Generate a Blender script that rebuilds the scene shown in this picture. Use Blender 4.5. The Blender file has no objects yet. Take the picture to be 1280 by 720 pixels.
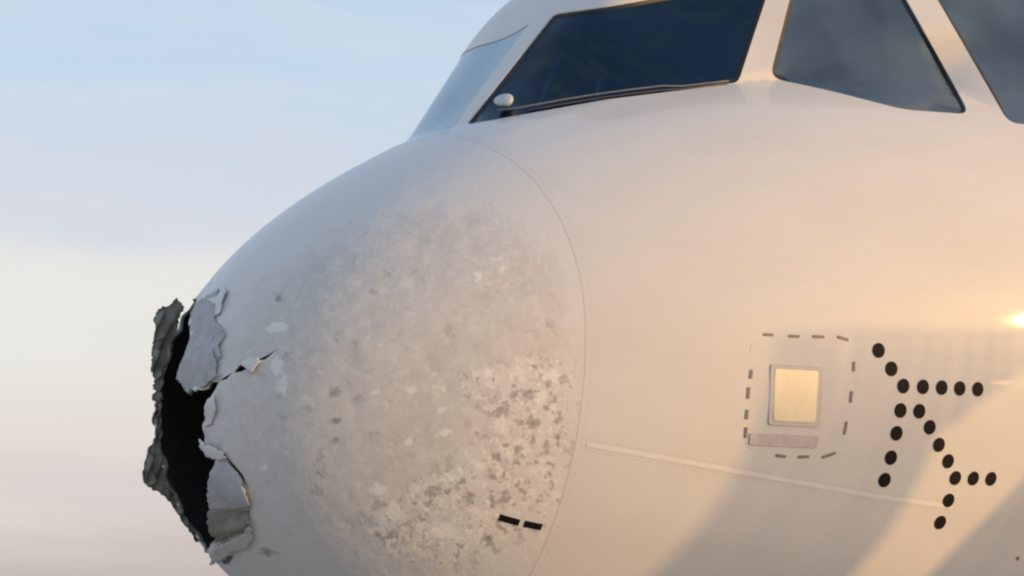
import bpy, bmesh, math, random
import numpy as np
from mathutils import Vector, Matrix
from mathutils.geometry import delaunay_2d_cdt

# ------------------------------------------------------------------ camera
scene = bpy.context.scene
GROUND_Z = 0.0
LIFT = 3.00                    # height of the model origin above the apron
CAM_AZ, CAM_PITCH, CAM_DIST, CAM_F = 40.0, 10.0, 7.0, 2310.0
CAM_AIM = (1.70, -1.00, 0.30 + LIFT)
_a, _p = math.radians(CAM_AZ), math.radians(CAM_PITCH)
_fw = Vector((math.sin(_a) * math.cos(_p), math.cos(_a) * math.cos(_p), math.sin(_p)))
_rt = Vector((math.cos(_a), -math.sin(_a), 0.0))
_up = _rt.cross(_fw)
cam_data = bpy.data.cameras.new("camera")
cam = bpy.data.objects.new("camera", cam_data)
scene.collection.objects.link(cam)
_m = Matrix((_rt, _up, -_fw)).transposed().to_4x4()
_m.translation = Vector(CAM_AIM) - CAM_DIST * _fw
cam.matrix_world = _m
cam_data.sensor_width = 36.0
cam_data.lens = 36.0 * CAM_F / 1280.0
cam_data.clip_end = 9000.0
scene.camera = cam

# ------------------------------------------------------------------ sky and sun
SUN_EL, SUN_AZ = 5.6, 144.9          # azimuth measured from +Y towards +X
world = bpy.data.worlds.new("World")
scene.world = world
world.use_nodes = True
nt = world.node_tree
nt.nodes.clear()
def wn(t, **k):
    n = nt.nodes.new(t)
    for a, b in k.items():
        setattr(n, a, b)
    return n
w_out = wn("ShaderNodeOutputWorld")
w_sky = wn("ShaderNodeTexSky", sky_type='NISHITA', sun_disc=False)
w_sky.sun_elevation = math.radians(SUN_EL)
w_sky.sun_rotation = math.radians(SUN_AZ)
w_sky.air_density = 1.0
w_sky.dust_density = 1.5
w_sky.ozone_density = 1.0
w_bg = wn("ShaderNodeBackground"); w_bg.inputs[1].default_value = 0.10
nt.links.new(w_sky.outputs[0], w_bg.inputs[0])
# thin high cloud and haze over the whole sky, thicker towards the horizon
w_tc = wn("ShaderNodeTexCoord")
w_sep = wn("ShaderNodeSeparateXYZ"); nt.links.new(w_tc.outputs["Generated"], w_sep.inputs[0])
w_map = wn("ShaderNodeMapping"); w_map.inputs["Scale"].default_value = (1.6, 1.6, 7.0)
nt.links.new(w_tc.outputs["Generated"], w_map.inputs[0])
w_no = wn("ShaderNodeTexNoise"); w_no.inputs["Scale"].default_value = 1.1
w_no.inputs["Detail"].default_value = 4.0; w_no.inputs["Roughness"].default_value = 0.5
nt.links.new(w_map.outputs[0], w_no.inputs["Vector"])
w_jit = wn("ShaderNodeMath", operation='MULTIPLY_ADD')
w_jit.inputs[1].default_value = 0.17; w_jit.inputs[2].default_value = -0.085
nt.links.new(w_no.outputs["Fac"], w_jit.inputs[0])
w_add = wn("ShaderNodeMath", operation='ADD')
nt.links.new(w_sep.outputs["Z"], w_add.inputs[0]); nt.links.new(w_jit.outputs[0], w_add.inputs[1])
w_rc = wn("ShaderNodeValToRGB")                       # haze colour by elevation
cr = w_rc.color_ramp; cr.interpolation = 'EASE'
SKY = [(0.00, (0.58, 0.51, 0.50)), (0.07, (0.74, 0.65, 0.67)), (0.125, (0.83, 0.755, 0.735)),
       (0.175, (0.885, 0.855, 0.82)), (0.215, (0.72, 0.74, 0.83)), (0.29, (0.60, 0.74, 0.90)), (0.50, (0.42, 0.55, 0.75)),
       (1.0, (0.28, 0.39, 0.57))]
while len(cr.elements) < len(SKY):
    cr.elements.new(0.5)
for e, (p, c_) in zip(cr.elements, SKY):
    e.position = p; e.color = (*c_, 1.0)
nt.links.new(w_add.outputs[0], w_rc.inputs[0])
w_map2 = wn("ShaderNodeMapping"); w_map2.inputs["Scale"].default_value = (2.4, 2.4, 16.0); w_map2.inputs["Rotation"].default_value = (0.05, -0.04, 0.3)
nt.links.new(w_tc.outputs["Generated"], w_map2.inputs[0])
w_no2 = wn("ShaderNodeTexNoise"); w_no2.inputs["Scale"].default_value = 1.3; w_no2.inputs["Detail"].default_value = 6.0
w_no2.inputs["Roughness"].default_value = 0.6; nt.links.new(w_map2.outputs[0], w_no2.inputs["Vector"])
w_r2 = wn("ShaderNodeValToRGB"); w_r2.color_ramp.elements[0].position = 0.46; w_r2.color_ramp.elements[1].position = 0.78
w_r2.color_ramp.elements[0].color = (0, 0, 0, 1); w_r2.color_ramp.elements[1].color = (0.55, 0.55, 0.55, 1)
nt.links.new(w_no2.outputs["Fac"], w_r2.inputs[0])
w_cl = wn("ShaderNodeMix", data_type='RGBA'); nt.links.new(w_r2.outputs[0], w_cl.inputs[0])
nt.links.new(w_rc.outputs[0], w_cl.inputs[6]); w_cl.inputs[7].default_value = (0.86, 0.83, 0.83, 1)
w_bg2 = wn("ShaderNodeBackground"); w_bg2.inputs[1].default_value = 1.0
nt.links.new(w_cl.outputs[2], w_bg2.inputs[0])
w_mix = wn("ShaderNodeMixShader"); w_mix.inputs[0].default_value = 0.72
nt.links.new(w_bg.outputs[0], w_mix.inputs[1]); nt.links.new(w_bg2.outputs[0], w_mix.inputs[2])
nt.links.new(w_mix.outputs[0], w_out.inputs[0])

sun_data = bpy.data.lights.new("sun", 'SUN')
sun_data.energy = 3.0
sun_data.angle = math.radians(0.7)
sun_data.color = (1.0, 0.57, 0.20)
sun = bpy.data.objects.new("sun", sun_data)
scene.collection.objects.link(sun)
_e, _z = math.radians(SUN_EL), math.radians(SUN_AZ)
SUN_DIR = Vector((math.sin(_z) * math.cos(_e), math.cos(_z) * math.cos(_e), math.sin(_e)))
sun.location = SUN_DIR * 60
sun.rotation_euler = SUN_DIR.to_track_quat('Z', 'Y').to_euler()

vs = scene.view_settings
vs.view_transform = 'Standard'; vs.look = 'None'; vs.exposure = 0.25; vs.gamma = 1.0
vs.use_curve_mapping = False
scene.cycles.pixel_filter_type = 'BLACKMAN_HARRIS'; scene.cycles.filter_width = 2.2
scene.render.resolution_x, scene.render.resolution_y = 1024, 576

# CORE-BEGIN  the aircraft's outer surface as a function of station s (metres aft of
# the nose point) and clock angle th (0 = port side, 90 deg = top, 180 = starboard)
X0, Z0 = 0.8564, -0.1465 + 3.00
def g_(t, p, q):
    t = np.clip(t, 1e-7, 1.0)
    return (1 - (1 - t) ** p) ** (1 / q)
def sstep(x, a, b):
    t = np.clip((x - a) / (b - a), 0, 1)
    return t * t * (3 - 2 * t)
def smin(a, b, k):
    h = np.clip(.5 + .5 * (b - a) / k, 0, 1)
    return b * (1 - h) + a * h - k * h * (1 - h)
WS = dict(zr0=2.25, sr0=1.95, rsl=0.46, span=28.0, M=1.12, k1=0.10, k0=0.035)
SILL_TH = [0.0, 45.0, 50.0, 53.0, 54.9, 59.7, 63.5, 68.9, 73.0, 80.0, 90.0]     # clock angle of the windscreen sill
SILL_S = [4.0, 3.2, 2.60, 2.27, 2.01, 1.71, 1.52, 1.36, 1.27, 1.245, 1.28]       # and its station
def _soft(xs, ys, lo, hi, n, sig, sym=False):      # piecewise line, smoothed
    g = np.linspace(lo, hi, n); y = np.interp(g, xs, ys)
    k = np.arange(-int(3 * sig), int(3 * sig) + 1); w = np.exp(-0.5 * (k / sig) ** 2); w /= w.sum()
    m = len(k) // 2
    y = np.concatenate([np.full(m, y[0]), y, y[-2:-m - 2:-1] if sym else np.full(m, y[-1])])
    return g, np.convolve(y, w, 'valid')
SILL_G, SILL_V = _soft(SILL_TH, SILL_S, 0.0, 90.0, 361, 8.0, True)
B0_G, B0_V = _soft([2.3, 2.64, 3.18, 4.5], [50.0, 42.0, 32.0, 6.0], 0.5, 6.0, 551, 22.0)
def base(s):
    w = 1.975 * g_(s / 5.3391, 2.0113, 1.9181)
    zt = 2.3187 * g_(s / 6.6459, 2.0482, 1.9162)
    zb = -1.5577 * g_(s / 4.7939, 2.0573, 2.1348)
    zc = np.minimum(0.7872 * np.clip(s / 5.5, 0, 1) ** 0.6276, 0.9 * zt)
    return w, zt, zb, zc
def RBASE(s, c, sn):
    w, zt, zb, zc = base(s)
    h = np.where(sn > 0, zt - zc, zc - zb)
    return 1 / np.sqrt((c / w) ** 2 + (sn / h) ** 2)
def surf(s, th):
    s, th = np.broadcast_arrays(np.asarray(s, float), np.asarray(th, float))
    w, zt, zb, zc = base(s)
    c, sn = np.cos(th), np.sin(th)
    h = np.where(sn > 0, zt - zc, zc - zb)
    r0 = 1 / np.sqrt((c / w) ** 2 + (sn / h) ** 2)
    zr = smin(WS['zr0'] + WS['rsl'] * (s - WS['sr0']), np.full_like(s, 3.0), 0.7)
    hr = np.maximum(zr - zc, h)
    rt = 1 / np.sqrt((c / w) ** 2 + (sn / hr) ** 2)
    el = np.degrees(np.arcsin(np.clip(sn, -1, 1)))
    b0 = np.interp(s, B0_G, B0_V)
    rt = r0 + (rt - r0) * sstep(el, b0, b0 + WS['span'])
    sc = np.interp(np.maximum(el, 0), SILL_G, SILL_V)
    rp = r0 + np.maximum(0.0, WS['M'] * (s - sc) - (r0 - RBASE(sc, c, sn)))
    rc = smin(rp, rt, WS['k1'])
    near = sstep(s, 0.9, 1.25)
    r = np.where(near > 0, np.maximum(-smin(-r0, -rc, WS['k0']), r0), r0)
    r = r0 + (r - r0) * near
    # tail cone, far behind the picture
    t = sstep(s, 27.0, 44.0)
    r = r * (1 - 0.9 * t)
    zc = zc + 1.3 * t
    return np.stack([s + X0, -r * c, zc + r * sn + Z0], -1)
def ab2st(ab):                      # flat chart of the nose: distance sqrt(s) from the nose point
    ab = np.asarray(ab, float)
    return (ab ** 2).sum(-1), np.arctan2(ab[..., 1], ab[..., 0])
def st2ab(s, th_deg):
    t = np.radians(th_deg); r = np.sqrt(s)
    return np.stack([r * np.cos(t), r * np.sin(t)], -1)
def S_ab(ab):
    s, t = ab2st(ab)
    return surf(np.maximum(s, 1e-6), t)
def N_ab(ab, e=2e-4):
    ab = np.asarray(ab, float)
    ex, ey = np.array([e, 0.]), np.array([0., e])
    n = np.cross(S_ab(ab + ex) - S_ab(ab - ex), S_ab(ab + ey) - S_ab(ab - ey))
    n /= np.linalg.norm(n, axis=-1, keepdims=True) + 1e-20
    return n                       # outward
# CORE-END
# outlines on the nose chart (see st2ab)
F = {
 'w1': [(0.2288,1.0992),(0.2528,1.0824),(0.2804,1.0675),(0.3000,1.0619),(0.3500,1.0595),(0.3937,1.0591),(0.4333,1.0602),(0.4696,1.0624),(0.5032,1.0657),(0.5346,1.0701),(0.5640,1.0754),(0.5917,1.0816),(0.6178,1.0887),(0.6425,1.0968),(0.6660,1.1057),(0.6733,1.1083),(0.6811,1.1104),(0.6894,1.1119),(0.7161,1.1173),(0.7413,1.1241),(0.7653,1.1317),(0.7885,1.1399),(0.8110,1.1487),(0.8176,1.1515),(0.8240,1.1546),(0.8303,1.1579),(0.8495,1.1690),(0.8682,1.1807),(0.8863,1.1929),(0.9058,1.2028),(0.9100,1.2064),(0.9101,1.2113),(0.9065,1.2171),(0.8808,1.2483),(0.8534,1.2812),(0.8290,1.3093),(0.8066,1.3345),(0.7856,1.3579),(0.7654,1.3801),(0.7455,1.4018),(0.7256,1.4235),(0.7193,1.4287),(0.7127,1.4310),(0.7057,1.4303),(0.6831,1.4231),(0.6607,1.4151),(0.6390,1.4062),(0.6182,1.3960),(0.5985,1.3844),(0.5802,1.3713),(0.5634,1.3566),(0.5479,1.3404),(0.5335,1.3230),(0.5200,1.3045),(0.5050,1.2872),(0.4847,1.2747),(0.4590,1.2665),(0.4499,1.2648),(0.4400,1.2636),(0.4294,1.2630),(0.3938,1.2640),(0.3520,1.2686),(0.3029,1.2764),(0.2471,1.2860),(0.2296,1.2884),(0.2187,1.2879),(0.2151,1.2844),(0.2157,1.2682),(0.2164,1.2520),(0.2170,1.2357),(0.2177,1.2194),(0.2183,1.2029),(0.2190,1.1865),(0.2196,1.1699),(0.2203,1.1533),(0.2209,1.1366),(0.2215,1.1198)],
 'w1s': [(0.2725,1.0186),(0.1606,1.0976),(0.1141,1.1339),(0.1109,1.1501),(0.1080,1.1661),(0.1053,1.1819),(0.1007,1.1985),(0.0963,1.2150),(0.0920,1.2314),(0.0879,1.2477),(0.0838,1.2639),(0.0827,1.2776),(0.0815,1.2913),(0.0804,1.3050),(-0.4485,1.2619),(-0.4849,1.2717),(-0.5116,1.2893),(-0.5301,1.3141),(-0.5489,1.3382),(-0.5698,1.3601),(-0.5947,1.3802),(-0.6224,1.3972),(-0.6525,1.4112),(-0.6841,1.4231),(-0.7164,1.4335),(-0.9154,1.2067),(-0.8952,1.1984),(-0.8772,1.1867),(-0.8590,1.1749),(-0.8403,1.1636),(-0.8210,1.1529),(-0.7992,1.1440),(-0.7767,1.1356),(-0.7534,1.1278),(-0.7292,1.1207),(-0.7038,1.1146),(-0.6764,1.1102),(-0.6555,1.1023),(-0.6337,1.0951),(-0.6107,1.0886),(-0.5866,1.0829),(-0.5612,1.0779),(-0.5344,1.0736)],
 'w2': [(0.9470,1.2503),(0.9575,1.2400),(0.9669,1.2343),(0.9768,1.2309),(0.9880,1.2285),(1.0026,1.2237),(1.0496,1.1966),(1.0942,1.1699),(1.1365,1.1439),(1.1529,1.1335),(1.1691,1.1230),(1.1852,1.1124),(1.2011,1.1016),(1.2168,1.0907),(1.2529,1.0654),(1.2874,1.0414),(1.3203,1.0186),(1.3520,0.9968),(1.3647,0.9887),(1.3767,0.9822),(1.3881,0.9773),(1.3989,0.9740),(1.4090,0.9722),(1.4287,0.9704),(1.4483,0.9690),(1.4677,0.9679),(1.4870,0.9671),(1.4939,0.9703),(1.4954,0.9808),(1.4912,0.9987),(1.4811,1.0240),(1.4645,1.0570),(1.4110,1.1483),(1.3650,1.2012),(1.3213,1.2431),(1.2822,1.2717),(1.2468,1.2915),(1.2126,1.3087),(1.1754,1.3317),(1.1342,1.3610),(1.0929,1.3888),(1.0514,1.4158),(1.0093,1.4425),(0.9657,1.4698),(0.9480,1.4802),(0.9316,1.4882),(0.9166,1.4936),(0.9034,1.4961),(0.8919,1.4958),(0.8670,1.4920),(0.8417,1.4884),(0.8158,1.4851),(0.7895,1.4818),(0.7627,1.4786),(0.7534,1.4762),(0.7485,1.4719),(0.7480,1.4658),(0.7517,1.4581),(0.7596,1.4488),(0.7820,1.4262),(0.8037,1.4043),(0.8252,1.3824),(0.8470,1.3601),(0.8696,1.3366),(0.8933,1.3113),(0.9188,1.2831)],
 'w3': [(1.5626,0.9925),(1.5764,0.9662),(1.5886,0.9456),(1.5993,0.9314),(1.6089,0.9233),(1.6173,0.9214),(1.6381,0.9162),(1.6587,0.9102),(1.6791,0.9085),(1.6993,0.9070),(1.7196,0.9049),(1.7397,0.9024),(1.7462,0.9036),(1.7502,0.9094),(1.7515,0.9194),(1.7502,0.9335),(1.7462,0.9516),(1.7371,0.9838),(1.7276,1.0148),(1.7211,1.0331),(1.7133,1.0512),(1.7041,1.0691),(1.6936,1.0869),(1.6817,1.1045),(1.6487,1.1489),(1.6150,1.1921),(1.5805,1.2348),(1.5448,1.2779),(1.5072,1.3232),(1.4651,1.3769),(1.4163,1.4408),(1.3620,1.5085),(1.3004,1.5818),(1.2276,1.6639),(1.1984,1.6943),(1.1739,1.7162),(1.1557,1.7283),(1.1450,1.7298),(1.1417,1.7207),(1.1405,1.6848),(1.1356,1.6533),(1.1281,1.6254),(1.1185,1.6003),(1.1073,1.5774),(1.0947,1.5564),(1.0810,1.5371),(1.0663,1.5192),(1.0484,1.5060),(1.0269,1.4980),(1.0213,1.4945),(1.0206,1.4893),(1.0249,1.4823),(1.0339,1.4737),(1.0476,1.4636),(1.0901,1.4347),(1.1311,1.4066),(1.1714,1.3784),(1.2113,1.3493),(1.2495,1.3222),(1.2846,1.3008),(1.3209,1.2759),(1.3605,1.2419),(1.4023,1.1994),(1.4437,1.1531),(1.4842,1.1047),(1.5236,1.0533)],
 'hole': [(-0.1642,0.3727),(-0.1616,0.3381),(-0.1081,0.3020),(-0.0364,0.2620),(-0.0214,0.2045),(-0.0170,0.1641),(-0.0406,0.1135),(0.0176,0.0836),(0.0667,0.0457),(0.0824,0.0585),(0.1391,0.0462),(0.1653,0.0638),(0.1955,0.0609),(0.1853,0.0311),(0.1633,0.0040),(0.1561,-0.0279),(0.1453,-0.0591),(0.1218,-0.0965),(0.1197,-0.1297),(0.1350,-0.1622),(0.1810,-0.1803),(0.1463,-0.2067),(0.1081,-0.2430),(0.0767,-0.2812),(0.0533,-0.3244),(0.0205,-0.3871),(-0.0120,-0.4421),(-0.2052,-0.5078),(-0.2487,-0.4880),(-0.2569,-0.4111),(-0.2629,-0.3618),(-0.2597,-0.3325),(-0.2744,-0.3157),(-0.2690,-0.2786),(-0.2874,-0.2498),(-0.2780,-0.2252),(-0.2965,-0.1926),(-0.2869,-0.1724),(-0.3138,-0.1397),(-0.3011,-0.1156),(-0.3189,-0.0795),(-0.3041,-0.0591),(-0.3274,-0.0286),(-0.3158,-0.0166),(-0.3223,0.0113),(-0.3366,0.0413),(-0.3274,0.0696),(-0.3399,0.0975),(-0.3322,0.1209),(-0.3479,0.1549),(-0.3365,0.1865),(-0.3445,0.2153),(-0.3341,0.2518),(-0.3432,0.2779),(-0.3545,0.3306),(-0.3346,0.3716),(-0.2819,0.3880)],
 'slit': [(0.2549,0.0713),(0.2722,0.0905),(0.2958,0.0972),(0.3194,0.0958),(0.3087,0.0775),(0.2858,0.0679)],
 'topcrack': [(-0.1344,0.3844),(-0.0752,0.4057),(-0.0010,0.4250),(0.0279,0.4129),(-0.0167,0.3928),(-0.0697,0.3714)],
 'ply_a': [(-0.1548,0.3354),(-0.1372,0.3671),(-0.0552,0.3903),(0.0162,0.4088),(0.0477,0.3652),(0.0846,0.3118),(0.1401,0.2635),(0.1429,0.2077),(0.1858,0.1347),(0.1917,0.0891),(0.1621,0.0619),(0.1384,0.0519),(0.0769,0.0655),(0.0659,0.0515),(0.0156,0.0892),(-0.0335,0.1136),(-0.0102,0.1637),(-0.0144,0.2041),(-0.0364,0.2620)],
 'ply_b': [(0.1832,-0.1834),(0.2029,-0.2305),(0.2221,-0.2699),(0.2243,-0.3073),(0.2155,-0.3447),(0.1915,-0.3787),(0.1365,-0.3534),(0.0493,-0.3467),(0.0568,-0.3193),(0.1058,-0.2477),(0.1443,-0.2114)],
 'core_b': [(0.0533,-0.3358),(0.1442,-0.3416),(0.2004,-0.3648),(0.1837,-0.4041),(0.1313,-0.4310),(0.0722,-0.4375),(-0.0141,-0.4481),(0.0205,-0.3871)],
 'strip_c': [(-0.1202,-0.4910),(-0.0093,-0.4603),(0.0650,-0.4453),(0.1245,-0.4353),(0.1646,-0.4132),(0.1748,-0.4298),(0.1484,-0.4635),(0.1002,-0.4834),(0.0315,-0.4868),(-0.0636,-0.5167),(-0.2041,-0.5409)],
 'pit_c': [(-0.0645,-0.5136),(0.0048,-0.4913),(-0.0030,-0.5126),(-0.0591,-0.5352),(-0.1074,-0.5390)],
 'dots': [(1.4953,-0.1671),(1.5071,-0.2407),(1.5159,-0.3100),(1.5454,-0.3207),(1.5738,-0.3311),(1.6011,-0.3414),(1.6285,-0.3517),(1.4944,-0.4005),(1.5223,-0.4118),(1.4687,-0.4837),(1.4353,-0.5712),(1.3993,-0.6502),(1.5243,-0.4772),(1.5208,-0.5487),(1.5162,-0.6163),(1.5061,-0.6849),(1.5322,-0.6977),(1.5578,-0.7105),(1.4649,-0.7664),(1.4185,-0.8447)],
 'panel': [(1.2963,-0.1243),(1.2991,-0.1072),(1.3035,-0.0954),(1.3096,-0.0888),(1.3175,-0.0875),(1.4448,-0.1063),(1.4523,-0.1100),(1.4571,-0.1185),(1.4592,-0.1320),(1.4585,-0.1504),(1.3935,-0.4926),(1.3874,-0.5099),(1.3807,-0.5212),(1.3733,-0.5266),(1.3654,-0.5261),(1.2424,-0.4755),(1.2359,-0.4702),(1.2330,-0.4610),(1.2334,-0.4478),(1.2372,-0.4306)],
 'plate': [(1.3266,-0.2072),(1.3284,-0.2011),(1.3314,-0.2000),(1.3894,-0.2217),(1.3918,-0.2249),(1.3917,-0.2317),(1.3573,-0.3976),(1.3548,-0.4036),(1.3516,-0.4045),(1.2978,-0.3806),(1.2956,-0.3773),(1.2962,-0.3706)],
 'plate_frame': [(1.3221,-0.1914),(1.3244,-0.1833),(1.3284,-0.1817),(1.3977,-0.2057),(1.4010,-0.2098),(1.4009,-0.2189),(1.3613,-0.4141),(1.3579,-0.4221),(1.3536,-0.4234),(1.2879,-0.3957),(1.2850,-0.3914),(1.2859,-0.3826)],
 'placard': [(1.2463,-0.4214),(1.2489,-0.4156),(1.2521,-0.4146),(1.3470,-0.4554),(1.3489,-0.4585),(1.3474,-0.4649),(1.3374,-0.4902),(1.3342,-0.4957),(1.3308,-0.4965),(1.2401,-0.4558),(1.2381,-0.4526),(1.2390,-0.4461)],
 'dashes': [[(1.3221,-0.0720),(1.3358,-0.0762)],[(1.3605,-0.0856),(1.3766,-0.0904)],[(1.3978,-0.0946),(1.4151,-0.0995)],[(1.4362,-0.1037),(1.4515,-0.1187)],[(1.2922,-0.1930),(1.2864,-0.2236)],[(1.2794,-0.2539),(1.2717,-0.2928)],[(1.2631,-0.3315),(1.2548,-0.3646)],[(1.2479,-0.3921),(1.2383,-0.4279)],[(1.4532,-0.2008),(1.4482,-0.2362)],[(1.4339,-0.3090),(1.4247,-0.3495)],[(1.4039,-0.4177),(1.3891,-0.4629)],[(1.2672,-0.5036),(1.2803,-0.5126)],[(1.2990,-0.5205),(1.3149,-0.5243)],[(1.3342,-0.5341),(1.3579,-0.5249)]],
 'bars': [[(0.7511,-0.5610),(0.7776,-0.5898)],[(0.7847,-0.5951),(0.8091,-0.6163)]],
 'lap': [(0.9838,-0.3768),(1.0097,-0.3958),(1.0352,-0.4150),(1.0603,-0.4342),(1.0879,-0.4559),(1.1151,-0.4778),(1.1420,-0.4999),(1.1684,-0.5222),(1.1945,-0.5447),(1.2203,-0.5675),(1.2458,-0.5906),(1.2710,-0.6141),(1.2960,-0.6380),(1.3207,-0.6622),(1.3451,-0.6869),(1.3694,-0.7122),(1.3922,-0.7322),(1.4149,-0.7527),(1.4375,-0.7735),(1.4599,-0.7949)],
 'lap2': [(1.4614,-0.0828),(1.4963,-0.0892),(1.5312,-0.0954),(1.5663,-0.1015),(1.6072,-0.1072),(1.6484,-0.1127),(1.6900,-0.1180),(1.7320,-0.1231)],
 'marks': [(1.4612,-1.0500)],
 'scuff': [(1.5803,0.1943),(1.6315,0.2018)],
 'wiper': [(0.3578,1.0913),(0.4122,1.0921),(0.4664,1.0897),(0.5089,1.0965),(0.5476,1.1052),(0.5868,1.1121),(0.6230,1.1208),(0.6564,1.1312),(0.6993,1.1364),(0.7374,1.1456),(0.7724,1.1576),(0.8064,1.1699),(0.8349,1.1804),(0.8628,1.1912),(0.8903,1.2019)],
 'knob': [(0.3521,1.1118)],
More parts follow.
